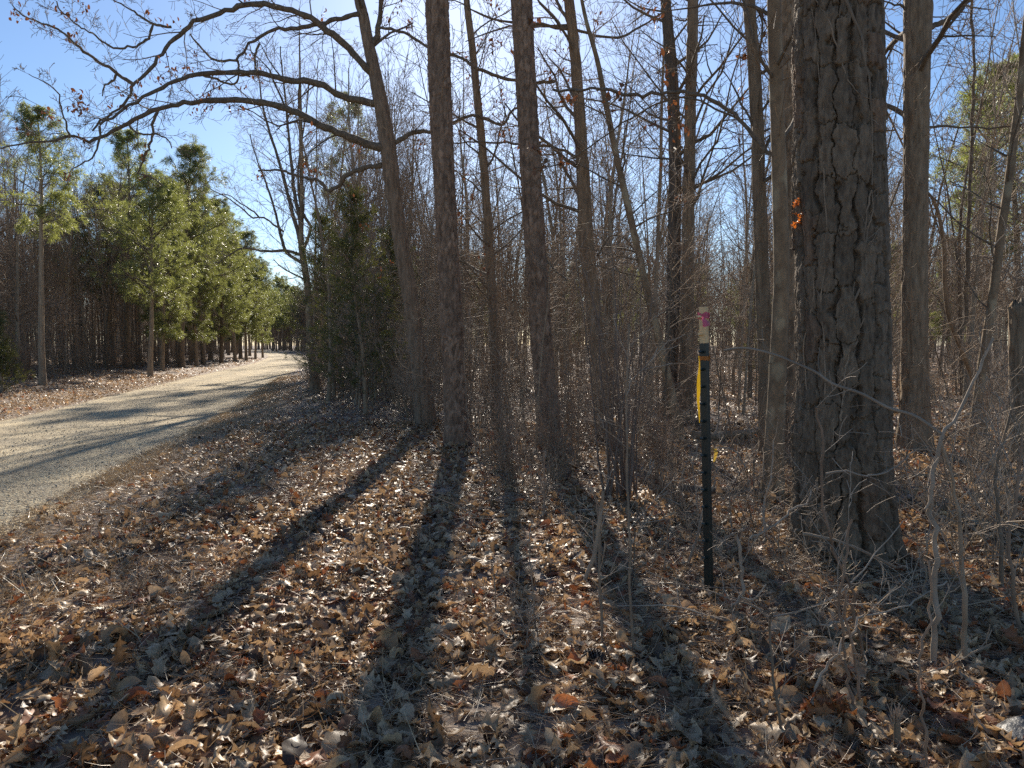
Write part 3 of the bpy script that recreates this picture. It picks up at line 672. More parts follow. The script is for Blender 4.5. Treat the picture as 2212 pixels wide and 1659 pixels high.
BP, BPD = big_pine()
def on_big(theta, z, lift=.012):
    i = min(len(BP) - 1, int(np.searchsorted(BP[:, 2], z))); x, y, zz, r = BP[i]
    fl = 1 + .20 * math.exp(-(z) / .30)
    return Vector((x + math.cos(theta) * (r * fl + lift), y + math.sin(theta) * (r * fl + lift), z))
def big_vines():
    rng = random.Random(8)
    # px, py down the trunk face; theta from the place across the trunk
    runs = [([(1774, 0), (1795, 60), (1818, 120), (1825, 170), (1836, 215), (1838, 290), (1840, 330), (1838, 420)], 7, "pale woody vine climbing the middle of the big plated pine"),
            ([(1735, 0), (1755, 60), (1772, 130), (1790, 200), (1812, 235), (1830, 243)], 4, "thin vine slanting across the upper left of the plated pine"),
            ([(1825, 600), (1825, 530), (1840, 470), (1840, 430)], 6, "short brown vine stem on the middle of the plated pine"),
            ([(1760, 760), (1775, 700), (1802, 655), (1828, 600), (1837, 565), (1822, 545), (1826, 480), (1838, 430)], 7, "forked brown vine on the lower face of the plated pine"),
            ([(1729, 1060), (1735, 900), (1728, 760), (1740, 640), (1735, 560), (1728, 500), (1727, 475)], 5, "brown vine climbing the left edge of the plated pine to orange leaves"),
            ([(1752, 1100), (1750, 960), (1756, 800), (1750, 660), (1757, 540), (1752, 380), (1745, 160), (1738, 40)], 4, "long thin straight vine near the left edge of plated pine"),
            ([(1778, 900), (1790, 780), (1800, 740), (1822, 690)], 5, "thin vine curling over the lower bark of plated pine")]
    first = None
    for pts, w, lab in runs:
        P = []
        for px, py in pts:
            q = at(px, py, BPD); i = min(len(BP) - 1, int(np.searchsorted(BP[:, 2], q.z))); x, y, zz, r = BP[i]
            c = max(-.985, min(.985, (q.x - x) / (r * 1.02))); th = -math.acos(c); P.append(tuple(on_big(th, q.z)))
        sp, ln = smooth_path(P, max(12, int(ln_ * 1) if False else 26)); pv = [Vector(q) + Vector((rng.gauss(0, .003), rng.gauss(0, .003), 0)) for q in sp]
        tb = Tubes(); r0 = wpx(w, BPD) * 1.05; tb.add(pv, [r0 * (1 - .5 * i / 25) for i in range(26)], 7)
        g = Grow(rng, levels=2, rmin=.0012, jit=.25); g.sprout(pv, r0 * .5, r0 * .3, .25, 2, 8)
        root = thing("vine", lab, "vine", tuple(pv[0]), "vines climbing the big plated pine")
        link("stem", tb.mesh("stem", M['twig'], pv[0]), root); link("tendrils", g.thin.mesh("tendrils", M['twig_pale'], pv[0]), root)
    p = at(1722, 468, BPD - .05); rg = np.random.default_rng(4); n = 7
    V, Q, T = leaf_arrays(np.array(p)[None] * 0 + rg.normal(0, .028, (n, 3)) * np.array([.7, .6, 1.5]), rg.random(n) * 6.28, rg.normal(.9, .5, n), rg.normal(0, .8, n), .05 + .04 * rg.random(n), np.ones(n), np.abs(rg.normal(1.4, .5, n)) + .2, rg.normal(0, 1.4, n), np.tile([(.40, .17, .05)], (n, 1)), (11, 5), rg)
    me = raw_mesh("dead_leaf_bunch", V, Q, leaf_mat("orange_dead_leaf", trans=.5, tgain=(1.4, .9, .5)), T)
    o = link("dead_leaf_bunch", me, None, p); tag(o, "curled bunch of bright orange dead leaves caught on the plated pine's left edge", "dead leaves")
big_vines()

def gb(px, py): return on_ground(px, py).y
G_MAIN = None
# pine with red-brown bark left of centre
traced_tree("pine_tree", "straight pine with scaly red-brown bark casting the long central shadow", "pine tree",
            [(988, 972, 48), (985, 900, 47), (976, 700, 45), (968, 560, 44), (960, 400, 44), (953, 250, 46), (948, 120, 46), (944, 0, 47)], gb(988, 974) + .15, 'scale', 'pine', 201, 18, (22, .62, 2.6), 84, .018, sprouts=26)
# second pine
traced_tree("pine_tree", "brown pine trunk leaning slightly, just right of the central pine", "pine tree",
            [(1188, 978, 46), (1183, 900, 45), (1172, 760, 44), (1158, 560, 44), (1148, 400, 43), (1140, 250, 42), (1133, 120, 42), (1127, 0, 43)], gb(1188, 978) + .15, 'scale', 'pine', 202, 18, (20, .6, 2.6), 76, .02, sprouts=30,
            limbs=[dict(p=[(1150, 515), (1180, 560), (1205, 590), (1230, 610)], w=(8, 3))])
# arching oak
OD = gb(922, 922)
oak_limbs = [
    dict(p=[(800, 155), (790, 145), (735, 87), (710, 70), (680, 43), (625, 20), (565, 10), (500, 18), (460, 33), (410, 53), (370, 90), (345, 120), (320, 155), (290, 183), (272, 220), (240, 246), (215, 262), (200, 282)], w=(17, 5), d=OD, d2=OD - 1.2, k=4.5),
    dict(p=[(812, 224), (735, 207), (700, 186), (660, 176), (625, 174), (560, 158), (500, 157), (450, 158), (410, 165), (370, 180), (325, 203), (280, 226), (245, 252), (215, 270)], w=(17, 6), d=OD, d2=OD - 1.6, k=4.5),
    dict(p=[(838, 325), (775, 303), (735, 288), (690, 269), (645, 245), (590, 227), (525, 217), (475, 217), (425, 220), (380, 228), (330, 240), (290, 260), (250, 280), (205, 302), (188, 304), (165, 295), (140, 297), (110, 303), (65, 308), (30, 312), (0, 318)], w=(20, 4), d=OD, d2=OD - 2.2, k=4.5),
    dict(p=[(795, 30), (765, 33), (735, 40), (685, 52), (640, 62), (590, 65), (540, 95), (520, 118), (505, 130), (465, 130), (430, 100), (410, 72)], w=(12, 4), d=OD, d2=OD - .8, k=5),
    dict(p=[(290, 183), (260, 163), (235, 146), (200, 125), (177, 108), (160, 92), (125, 62), (90, 50), (50, 33), (25, 10)], w=(9, 3), d=OD - .7, d2=OD - 1.3, k=7),
    dict(p=[(370, 58), (345, 55), (320, 47), (292, 26), (265, 10), (245, 2)], w=(7, 3), d=OD - .6, d2=OD - .8, k=6),
    dict(p=[(250, 162), (247, 172), (225, 185), (222, 208)], w=(6, 3), d=OD - .8, k=5),
    dict(p=[(330, 55), (320, 80), (302, 95), (270, 103), (245, 103), (220, 88), (200, 72), (172, 58), (150, 40), (130, 20), (118, 0)], w=(6, 3), d=OD - .8, d2=OD - 1.2, k=7),
    dict(p=[(340, 243), (330, 275), (326, 300), (315, 335), (300, 368), (293, 374), (325, 382), (350, 400)], w=(7, 3), d=OD - 1.2, k=5),
    dict(p=[(280, 270), (290, 285), (310, 290), (345, 292), (365, 305), (372, 320)], w=(6, 3), d=OD - 1.4, k=6),
    dict(p=[(560, 95), (553, 120), (552, 150)], w=(6, 5), d=OD - .5, k=3), dict(p=[(512, 130), (516, 145), (515, 158)], w=(6, 5), d=OD - .5, k=3),
    dict(p=[(430, 160), (460, 168), (500, 182), (510, 178), (520, 165), (540, 165)], w=(6, 5), d=OD - .6, k=4),
    dict(p=[(215, 272), (215, 300), (200, 340), (175, 355), (140, 375)], w=(6, 2), d=OD - 1.8, k=6),
    dict(p=[(150, 298), (145, 270), (130, 230), (125, 200), (100, 180), (60, 160)], w=(5, 2), d=OD - 2.1, d2=OD - 2.6, k=8),
    dict(p=[(826, 356), (786, 362), (765, 371), (744, 381), (734, 400), (709, 411), (697, 398), (682, 387), (661, 385), (630, 375), (599, 367), (557, 369)], w=(13, 4), d=OD, d2=OD + .5, k=5),
    dict(p=[(838, 318), (865, 300), (900, 285), (927, 285), (980, 265), (1015, 250), (1055, 260), (1085, 270), (1105, 240), (1120, 232)], w=(12, 6), d=OD, d2=OD - .2, k=6),
    dict(p=[(806, 96), (812, 80), (818, 50), (822, 20), (826, -20), (830, -70)], w=(14, 9), d=OD, k=8),
    dict(p=[(812, 60), (840, 62), (870, 70), (907, 90), (932, 108), (969, 117), (997, 125), (1024, 144), (1053, 156), (1084, 167), (1115, 173), (1157, 177), (1197, 177)], w=(7, 9), d=OD - .5, d2=OD - 1, k=5)]
traced_tree("oak_tree", "leaning oak whose long crooked limbs arch left over the road", "oak tree",
            [(922, 922, 40), (912, 830, 36), (900, 740, 33), (886, 640, 31), (872, 560, 31), (858, 470, 31), (848, 400, 31), (838, 320, 32), (826, 240, 29), (816, 190, 27), (806, 140, 24), (795, 90, 22), (786, 40, 20), (776, 0, 19), (768, -40, 17)], OD, 'furrow', 'oak', 203, 11, (10, .7, 1.8), 64, .025, limbs=oak_limbs, leaves=100, sprouts=20, leafsize=(.05, .09))
# the other traced trunks, left to right
T5D = gb(1302, 950)
traced_tree("bare_tree", "slim furrowed brown tree with level dead limbs, second right of the central pine", "tree",
            [(1308, 958, 36), (1300, 860, 34), (1288, 720, 31), (1275, 600, 30), (1266, 520, 31), (1262, 420, 27), (1256, 320, 24), (1250, 220, 22), (1242, 120, 20), (1234, 40, 19), (1228, -10, 18)], T5D, 'furrow', 'brown', 205, 13, (26, .36, 2.2), 56, .03, sprouts=25, leaves=26,
            limbs=[dict(p=[(1236, 64), (1175, 52), (1115, 50), (1055, 38), (1002, 10)], w=(9, 4), k=5), dict(p=[(1236, 62), (1305, 80), (1355, 75), (1425, 30), (1460, 10)], w=(8, 3), k=5),
                   dict(p=[(1258, 350), (1245, 340), (1220, 325), (1185, 315), (1130, 312), (1055, 307), (980, 307)], w=(8, 4), k=5), dict(p=[(1236, 60), (1218, 30), (1200, 0), (1188, -20)], w=(10, 7), k=4),
                   dict(p=[(1290, 552), (1320, 510), (1345, 512), (1370, 540), (1378, 555)], w=(6, 3), k=4)])
traced_tree("bare_tree", "thin brown tree standing between the two scaly pines", "tree",
            [(1074, 930, 19), (1070, 850, 19), (1066, 720, 18), (1062, 620, 18), (1056, 520, 17), (1048, 400, 16), (1040, 300, 15), (1030, 200, 14), (1020, 100, 13), (1010, 20, 12)], gb(1074, 920), 'furrow', 'brown', 206, 10, (26, .3, 2.0), 40, .04, sprouts=20, leaves=24)
traced_tree("bare_tree", "dark straight tree rising left of the fence post", "tree",
            [(1445, 905, 28), (1450, 780, 27), (1455, 600, 26), (1458, 400, 25), (1456, 250, 24), (1448, 120, 22), (1438, 0, 20)], gb(1447, 905), 'furrow', 'dark', 207, 14, (26, .4, 2.6), 44, .04, leaves=10)
traced_tree("bare_tree", "reddish-brown straight tree close beside the dark straight tree", "tree",
            [(1478, 900, 28), (1482, 780, 26), (1486, 600, 24), (1488, 400, 23), (1491, 250, 22), (1495, 100, 21), (1497, 0, 20)], gb(1480, 908), 'furrow', 'brown', 208, 13, (22, .4, 2.4), 44, .04, leaves=14)
traced_tree("bare_tree", "pale smooth thin tree leaning left, its foot behind the fence post", "tree",
            [(1472, 960, 22), (1445, 830, 19), (1420, 720, 17), (1400, 640, 16), (1378, 540, 15), (1355, 440, 14), (1330, 330, 13), (1310, 230, 12), (1290, 130, 10), (1265, 40, 8)], gb(1472, 960), 'smooth', 'lichen', 209, 8, (20, .35, 1.7), 28, .06, twigs='twig_pale')
traced_tree("bare_tree", "thin crooked brown tree left of the lichen-spotted trunk", "tree",
            [(1660, 960, 32), (1655, 850, 30), (1650, 700, 28), (1645, 560, 27), (1640, 420, 25), (1636, 280, 24), (1630, 160, 23), (1622, 60, 22), (1618, 0, 22)], gb(1660, 985), 'furrow', 'brown', 210, 12, (22, .38, 2.2), 48, .04, leaves=14,
            limbs=[dict(p=[(1634, 200), (1640, 110), (1650, 60), (1640, 20)], w=(8, 5), k=4), dict(p=[(1625, 270), (1590, 200), (1560, 150)], w=(6, 3), k=5)])
T11D = gb(1668, 1085)
traced_tree("bare_tree", "lichen-spotted smooth trunk close left of the big plated pine", "tree",
            [(1668, 1092, 44), (1672, 980, 40), (1680, 800, 36), (1688, 600, 32), (1686, 450, 31), (1682, 330, 30), (1678, 200, 29), (1674, 80, 29), (1672, 0, 28)], T11D, 'smooth', 'lichen', 211, 11, (20, .4, 2.2), 48, .03, sprouts=12, leaves=30,
            limbs=[dict(p=[(1674, 335), (1640, 310), (1600, 262), (1569, 235), (1519, 205), (1478, 200), (1420, 203), (1354, 205), (1310, 193), (1284, 192), (1240, 195), (1194, 195)], w=(10, 7), d=T11D, d2=T11D + 1.2, k=5),
                   dict(p=[(1600, 262), (1560, 240), (1500, 215), (1450, 212), (1390, 240), (1330, 275), (1270, 320), (1210, 355), (1140, 365)], w=(5, 3), d=T11D + .6, d2=T11D + 1.4, k=5)])
traced_tree("pine_tree", "grey pine trunk half hidden behind the lichen-spotted trunk", "pine tree",
            [(1722, 1000, 50), (1722, 850, 50), (1720, 700, 48), (1716, 500, 46), (1708, 300, 42), (1700, 100, 40), (1696, 0, 40)], gb(1722, 1000), 'scale', 'brown', 212, 16, (16, .6, 2.5), 52, .03, sprouts=14)
T13D = gb(1975, 978)
traced_tree("bare_tree", "stout furrowed tree right of the big plated pine", "tree",
            [(1975, 985, 54), (1976, 880, 53), (1976, 760, 50), (1976, 600, 47), (1978, 450, 46), (1979, 300, 46), (1981, 150, 48), (1983, 40, 52), (1984, 0, 52)], T13D, 'furrow', 'brown', 213, 14, (22, .42, 2.6), 72, .025, sprouts=30,
            limbs=[dict(p=[(1996, 66), (2020, 55), (2044, 45), (2065, 30), (2089, 5), (2110, -20)], w=(16, 8), k=5), dict(p=[(2000, 275), (2060, 273), (2130, 276), (2212, 268)], w=(6, 4), k=7),
                   dict(p=[(1975, 30), (1940, 12), (1905, 2)], w=(8, 3), k=5)])
traced_tree("bare_tree", "pale thin trunk leaning right near the right edge", "tree",
            [(2098, 985, 20), (2110, 880, 19), (2126, 760, 18), (2145, 640, 18), (2160, 520, 17), (2178, 400, 16), (2190, 300, 16), (2200, 220, 15), (2210, 120, 14)], gb(2098, 985), 'smooth', 'lichen', 214, 7, (18, .3, 1.6), 28, .05, twigs='twig_pale')
traced_tree("bare_tree", "crooked brown sapling with forked stems right of the stout furrowed tree", "tree",
            [(2130, 960, 12), (2115, 860, 12), (2080, 760, 11), (2052, 690, 10), (2042, 620, 9), (2038, 520, 8), (2020, 440, 7), (1992, 400, 5)], gb(2130, 965), 'smooth', 'brown', 215, 5.2, (12, .35, 1.2), 24, .05,
            limbs=[dict(p=[(2066, 728), (2085, 690), (2090, 560), (2095, 420), (2100, 260), (2105, 120), (2100, 0)], w=(10, 6), k=8)])

def snag():
    d = gb(2204, 1010); rows = trace([(2206, 1012, 44), (2204, 900, 40), (2202, 780, 36), (2200, 700, 34), (2198, 648, 32)], d); b = rows[0]; z0 = gz1(b[0], b[1]); rows[0] = (b[0], b[1], z0 - .1, b[3])
    V, Q, T, P = bark_trunk(rows, 52, 'furrow', 216, np.arange(0, rows[-1][2] - z0 + .08, .025), 1.15, .3)
    n = 52; rg = np.random.default_rng(2); V[-n:, 2] += rg.normal(0, .05, n); V[-n:, :2] = V[-2 * n:-n, :2] * .5 + np.array(rows[-1][:2]) * .5
    base = (b[0], b[1], z0); root = thing("broken_trunk", "broken-off dead trunk at the right edge", "dead tree", base)
    link("trunk", raw_mesh("trunk", V - np.array(base), Q, M['brown'], T), root)
    cap = np.concatenate([V[-n:], np.array([[rows[-1][0], rows[-1][1], rows[-1][2] - .05]])]) - np.array(base)
    link("broken_top", raw_mesh("broken_top", cap, np.array([(i, (i + 1) % n, n) for i in range(n)]), M['dark'], np.ones((n + 1, 3))), root)
snag()

# pale many-stemmed tree at the road's bend
def bend_tree():
    d = gb(682, 842); L = lambda p, w, k=5: dict(p=p, w=w, d=d, k=k * 1.3, lv=1, tl=1.9)
    limbs = [L([(653, 542), (640, 490), (626, 438), (613, 386), (599, 334), (586, 300), (570, 240), (560, 180), (555, 130)], (11, 3), 3), L([(653, 532), (647, 469), (636, 417), (630, 365), (624, 302), (618, 230), (610, 160), (605, 100)], (11, 3), 3),
             L([(658, 572), (636, 558), (617, 542), (605, 500), (595, 459), (582, 417), (566, 372), (550, 330), (540, 290)], (9, 2.5), 3), L([(653, 552), (619, 542), (567, 542), (526, 536), (494, 552), (470, 570)], (8, 2), 4),
             L([(655, 540), (672, 490), (653, 459), (644, 400), (648, 330), (660, 250), (668, 180)], (8, 3), 3), L([(560, 470), (545, 455), (520, 440), (490, 420), (460, 425)], (4, 2), 4), L([(612, 500), (570, 470), (545, 470), (510, 440), (470, 415), (430, 395)], (5, 2), 4)]
    traced_tree("bare_tree", "pale many-stemmed bare tree where the road bends", "tree",
                [(682, 842, 18), (676, 790, 16), (671, 740, 16), (668, 690, 15), (666, 635, 14), (660, 590, 14), (653, 545, 14), (650, 520, 11), (652, 440, 9), (650, 300, 8)], d, 'smooth', 'lichen', 217, 12, (10, .4, 2.4), 28, .08, limbs=limbs, twigs='twig')
bend_tree()

# ------------------------------------------------------------------ evergreens
def grow_pine(seed, H, r0, base_h, spread, nb=34, per=15, dense=1.0, ln=.17, forked=False):
    rng = random.Random(seed); tr = Tubes(); g = Grow(rng, jit=.10, trop=.035, kids=(6, 7, 6), levels=3, ratio=(.28, .52), ang=(.5, 1.05), rmin=.006, tipfrac=.3)
    pts, _ = wig(Vector((0, 0, -.15)), Vector((0, 0, 1)), H, 14, .02, .03, rng)
    rad = [r0 * (1.2 if i == 0 else 1) * (1 - .85 * (i / 13)) for i in range(14)]; tr.add(pts, rad, 10)
    tips = []
    for q in range(nb):
        t = base_h + (1 - base_h) * .985 * ((q + rng.random()) / nb) ** 1.12; i = min(12, int(t * 13)); f = t * 13 - i; p = pts[i].lerp(pts[i + 1], f)
        k = (t - base_h) / (1 - base_h); prof = (1 - k) ** .45 * (.5 + .5 * min(1, k * 4))
        L = spread * prof * rng.uniform(.55, 1.15) + .12
        g.branch(p, turn(Vector((0, 0, 1)), rng.uniform(1.05, 1.5) - .5 * k, rng), L, max(.012, .03 * L / 2), 1)
    for q in range(6):             # dead stubs lower down
        t = base_h * rng.uniform(.45, 1); i = min(12, int(t * 13)); g.limb(wig(pts[i], turn(Vector((0, 0, 1)), 1.5, rng), rng.uniform(.3, .9), 5, .1, 0, rng)[0], .010, .004, 0)
    tp = [(p, d) for p, d, l in g.tips if l >= 2] + [(pts[-1], Vector((0, 0, 1)))] * 2
    return tr, g, tp
def pine_kind(seed, *a, **k):
    per = k.pop('per', 14); ln = k.pop('ln', .19); w = k.pop('w', .012)
    tr, g, tp = grow_pine(seed, *a, **k)
    for q, t in list(g.thin.g.items()): pass
    Vb = Tubes(); Vb.g = {kk: list(v) for kk, v in g.thick.g.items()}
    for kk, v in g.thin.g.items(): Vb.g.setdefault(kk, []).extend(v)
    return (tr.mesh("trunk", M['wood']), Vb.mesh("branches", M['limb']), needle_mesh([t[0] for t in tp], (0, 0, 0), seed, per, ln, w, 'needle', 1.0, [t[1] for t in tp]))
PK = [pine_kind(31, 12.5, .19, .42, 3.2, nb=50), pine_kind(32, 12.5, .17, .36, 3.6, nb=58), pine_kind(33, 12.5, .16, .55, 2.2, nb=32, per=11), pine_kind(34, 12.5, .17, .18, 3.0, nb=70), pine_kind(35, 12.5, .13, .62, 1.9, nb=17, per=10)]
def put(name, label, cat, kind, x, y, s, rz, group=None, parts=("trunk", "branches", "needles"), zs=1.0):
    root = thing(name, label, cat, (x, y, gz1(x, y) - .02), group, rz, (s, s, s * zs))
    for nm, me in zip(parts, kind):
        if me: link(nm, me, root)
    return root
def put_px(name, label, cat, kind, px, d, h, seed, group=None, H0=12.5, parts=("trunk", "branches", "needles")):
    x = (px - 1106) / F * d; rng = random.Random(seed); s = h / H0
    return put(name, label, cat, kind, x, d, s, rng.random() * 6.28, group, parts)
GP = "pines along the left side of the road"
put_px("pine_tree", "sunlit young pine with low forked boughs at the left road verge", "pine tree", PK[1], 324, 31.8, 9.0, 1, GP)
put_px("pine_tree", "tallest dark pine with a thick bare trunk behind the young pine", "pine tree", PK[0], 392, 43.5, 13.2, 2, GP)
put_px("pine_tree", "tall narrow pine left of the young pine, its top highest there", "pine tree", PK[2], 276, 39, 12.6, 3, GP)
put_px("pine_tree", "slender pine with a thin top left of the pine row", "pine tree", PK[2], 91, 23.6, 8.9, 4, GP)
put_px("pine_tree", "bushy pine filling the gap behind the young pine", "pine tree", PK[3], 350, 38, 9.8, 5, GP)
for i, (px, d, h, k, lab) in enumerate([(440, 50, 12.6, 1, "broad pine next right of the tallest dark pine"), (478, 55, 11.6, 3, "rounded pine in the middle of the roadside row"), (508, 60, 11.2, 1, "light green pine with low boughs over the verge"),
                                        (532, 66, 10.6, 3, "short bushy pine near the far end of the roadside row"), (552, 73, 10.2, 1, "pale green pine second from the far end of the row"), (568, 82, 9.6, 3, "last pine of the roadside row before the bend"),
                                        (415, 58, 13, 0, "tall pine set back behind the roadside row"), (232, 46, 11.2, 2, "thin pine set back in the woods left of the narrow pine"), (180, 40, 8.2, 2, "small thin pine among bare trees left of the road"), (300, 55, 13.2, 0, "dark pine deep in the woods behind the narrow pine"), (455, 62, 13.6, 0, "tall broad pine rising behind the middle of the row"), (360, 50, 12.2, 1, "wide pine between the young pine and the tallest one"), (425, 46, 9.5, 3, "low bushy pine in front of the broad pine"), (520, 72, 12.6, 0, "tall pine behind the light green pine"), (245, 42, 10.5, 1, "wide green pine left of the narrow pine"), (540, 90, 12.5, 0, "distant pine peeping over the end of the row"), (130, 60, 12, 0, "distant pine among bare trees far left")]):
    put_px("pine_tree", lab, "pine tree", PK[k], px, d, h, 10 + i, GP)
GF = "pines beyond the far bend of the road"
rr = random.Random(77)
for i in range(16):
    px = 588 + i * 7.5 + rr.uniform(-4, 4); d = rr.uniform(118, 185); s = 745 - rr.uniform(615, 640) + (20 if i in (2, 3, 4) else 0) - (px - 600) * .15
    if abs(road_off(np.array([(px - 1106) / F * d]), np.array([d]))[0]) < 5: d += 25
    put_px("pine_tree", "hazy dark pine closing the view where the road bends away" if i < 8 else "hazy pine far off behind the pale many-stemmed tree", "pine tree", PK[i % 3], px, d, 1.45 + s / F * d, 40 + i, GF)
put_px("pine_tree", "thin-crowned pine behind the pale many-stemmed tree", "pine tree", PK[4], 690, 46, 17.6, 61)
put_px("pine_tree", "green pine high behind the stout furrowed tree at right", "pine tree", PK[2], 2090, 27, 12.2, 63)
put_px("pine_tree", "green pine at the right edge behind bare twigs", "pine tree", PK[0], 2195, 31, 13.0, 64)
for i, (px, d, h) in enumerate([(1345, 52, 7), (1500, 58, 8), (1610, 46, 6.5), (1035, 60, 9), (1900, 44, 7.5), (1230, 66, 9), (1780, 60, 8.5), (2050, 50, 9), (880, 52, 8)]):
    put_px("pine_tree", "small far pine glimpsed through the bare trunks, deep in the woods", "pine tree", PK[3 if i % 2 else 1], px, d, h, 70 + i, "small pines deep in the woods")

def cedar_kind(seed, H, rb, n, base_h=.1, r0=.055, lean=0):
    rng = random.Random(seed); tr = Tubes(); br = Tubes(); tips, dirs = [], []
    pts, _ = wig(Vector((0, 0, -.1)), Vector((lean, 0, 1)), H, 10, .03, .02, rng); tr.add(pts, [r0 * (1 - .85 * i / 9) for i in range(10)], 8)
    for q in range(n):
        t = base_h + (1 - base_h) * (q + rng.random()) / n; i = min(8, int(t * 9)); p = pts[i].lerp(pts[i + 1], t * 9 - i)
        L = rb * (1 - t) ** .7 * rng.uniform(.5, 1.1) + .12; bp, dd = wig(p, turn(Vector((0, 0, 1)), rng.uniform(.75, 1.3), rng), L, 6, .10, .06, rng)
        br.add(bp, [.012 * (1 - .12 * k) for k in range(6)], 4)
        for k in range(1, 6):
            for z in range(3):
                if rng.random() < (.85 if (q * 7 % 11) > 3 else .3): tips.append(bp[k] + Vector((rng.gauss(0, .07), rng.gauss(0, .07), rng.gauss(0, .06)))); dirs.append(dd)
    return (tr.mesh("trunk", M['wood']), br.mesh("branches", M['limb']), needle_mesh(tips, (0, 0, 0), seed, 16, .085, .006, 'cedar', 1.3, dirs))
CK = [cedar_kind(81, 4.6, 1.75, 105, .09), cedar_kind(82, 2.3, .75, 70, .04)]
CP = ("trunk", "branches", "foliage")
def cedar(px, d, h, k, lab, seed):
    put_px("cedar_tree", lab, "cedar tree", CK[k], px, d, h, seed, None, (4.6, 2.3)[k], CP)
cedar(790, 15.0, 4.7, 0, "green cedar with a dark trunk beside the leaning oak", 1)
cedar(722, 20.0, 5.2, 0, "sparse cedar standing behind the pale many-stemmed tree's foot", 2)
cedar(852, 19.0, 4.6, 0, "shaded cedar half hidden behind the leaning oak", 3)
cedar(2, 20.6, 2.35, 1, "round bright green cedar bush at the left edge by the road", 4)
cedar(1640, 24.0, 3.2, 0, "small green cedar far behind the crooked brown tree", 5)

# ------------------------------------------------------------------ the bare woods
def kind_of(tr, g, tw='twig', bark='wood'):
    return (tr.mesh("trunk", M[bark]), g.thick.mesh("branches", M['wood']) if not g.thick.empty() else None, g.thin.mesh("twigs", M[tw]) if not g.thin.empty() else None)
BK = [kind_of(*grow_bare(301, 12, .12, 24, .32, 3, (6, 6, 4), rmin=.0054)), kind_of(*grow_bare(302, 12, .10, 22, .24, 3, (6, 6, 4), fork=True, rmin=.0054)), kind_of(*grow_bare(303, 12, .14, 24, .40, 3, (6, 6, 4), rmin=.0054), bark='pale'),
      kind_of(*grow_bare(304, 12, .085, 26, .16, 3, (5, 5, 4), lean=.12, rmin=.005)), kind_of(*grow_bare(305, 12, .11, 24, .32, 3, (6, 6, 4), ang=(.3, .7), primlen=.32, rmin=.0054)), kind_of(*grow_bare(306, 12, .09, 26, .18, 3, (6, 5, 4), lean=.2, rmin=.005), tw='twig_pale', bark='pale')]
SK = [kind_of(*grow_bare(311, 4.5, .022, 26, .08, 2, (5, 7), jit=.10, primlen=.26, rmin=.0024, ang=(.8, 1.35), trop=.02), tw='twig_pale', bark='wood'), kind_of(*grow_bare(312, 4.5, .026, 28, .06, 2, (6, 7), jit=.14, primlen=.28, lean=.15, rmin=.0028, ang=(.7, 1.2), trop=.02), tw='twig'),
      kind_of(*grow_bare(313, 4.5, .018, 22, .1, 2, (5, 7), jit=.12, primlen=.24, lean=.25, rmin=.0026, ang=(.8, 1.4), trop=.0), tw='twig_red'), kind_of(*grow_bare(314, 4.5, .03, 28, .10, 2, (6, 7), fork=True, primlen=.28, rmin=.003, ang=(.8, 1.3), trop=.02), tw='twig_pale')]
def shrub_kind(seed, n, H, rmax, tw, sp=.35):
    rng = random.Random(seed); st = Tubes(); g = Grow(rng, jit=.14, trop=.05, kids=(5, 5), levels=2, rmin=.0019, cut=.5)
    for q in range(n):
        a = rng.random() * 6.28; r = abs(rng.gauss(0, .12)); d = Vector((math.cos(a) * sp * rng.random(), math.sin(a) * sp * rng.random(), 1))
        L = H * rng.uniform(.5, 1.1); pts, _ = wig(Vector((math.cos(a) * r, math.sin(a) * r, -.05)), d, L, 9, .07, .02, rng); r0 = rmax * rng.uniform(.4, 1)
        st.add(pts, [max(.002, r0 * (1 - .8 * i / 8)) for i in range(9)], 5); g.sprout(pts, r0 * .8, r0 * .25, L * .45, 1, 9, .15)
    return (st.mesh("stems", M['wood']), g.thin.mesh("twigs", M[tw]))
HK = [shrub_kind(321, 11, 2.3, .011, 'twig_pale'), shrub_kind(322, 16, 1.7, .009, 'twig_red', .5), shrub_kind(323, 9, 2.9, .014, 'twig'), shrub_kind(324, 9, 1.2, .007, 'twig_pale', .7)]

MARKS = [(640, "the road"), (682, "the pale many-stemmed tree"), (915, "the leaning oak"), (985, "the central pine"), (1185, "the second scaly pine"), (1300, "the slim furrowed tree"), (1465, "the dark straight tree"), (1520, "the fence post"), (1665, "the lichen-spotted trunk"), (1820, "the big plated pine"), (1975, "the stout furrowed tree"), (2200, "the right edge of view")]
def between(px):
    if px < 560: return ("left of the road", "in the woods ")
    lo = [m for m in MARKS if m[0] <= px]; hi = [m for m in MARKS if m[0] > px]
    if not hi: return ("near the right edge", "")
    if not lo: return ("beyond the road bend", "")
    return ("between %s and %s" % (lo[-1][1].replace("the ", "", 1), hi[0][1].replace("the ", "", 1)), "")
def depth_word(d): return "nearer" if d < 22 else ("middle-distance" if d < 40 else "far")
KINDW = ["grey-brown bare", "twiggy forked bare", "pale-barked bare", "slender bare", "upright-limbed bare", "pale leaning bare"]
TAKEN = [(at(p, q, 1), 0) for p, q in ()]
rng = random.Random(404); placed = []
def scatter(n, y0, y1, xlo, xhi, mind, tries=40, bias=1.0):
    out = []
    for _ in range(n):
        for t in range(tries):
            y = (y0 ** 2 + (y1 ** 2 - y0 ** 2) * rng.random() ** bias) ** .5; a, b = xlo(y), xhi(y)
            if b <= a: continue
            x = a + (b - a) * rng.random()
            if all((x - q[0]) ** 2 + (y - q[1]) ** 2 > mind ** 2 for q in placed): placed.append((x, y)); out.append((x, y)); break
    return out
rightlo = lambda y: max(float(road_x(y)) + HALF + (3.4 if y < 16 else 1.5) + 1.4 * rng.random(), -.78 * y)
righthi = lambda y: .78 * y + 3
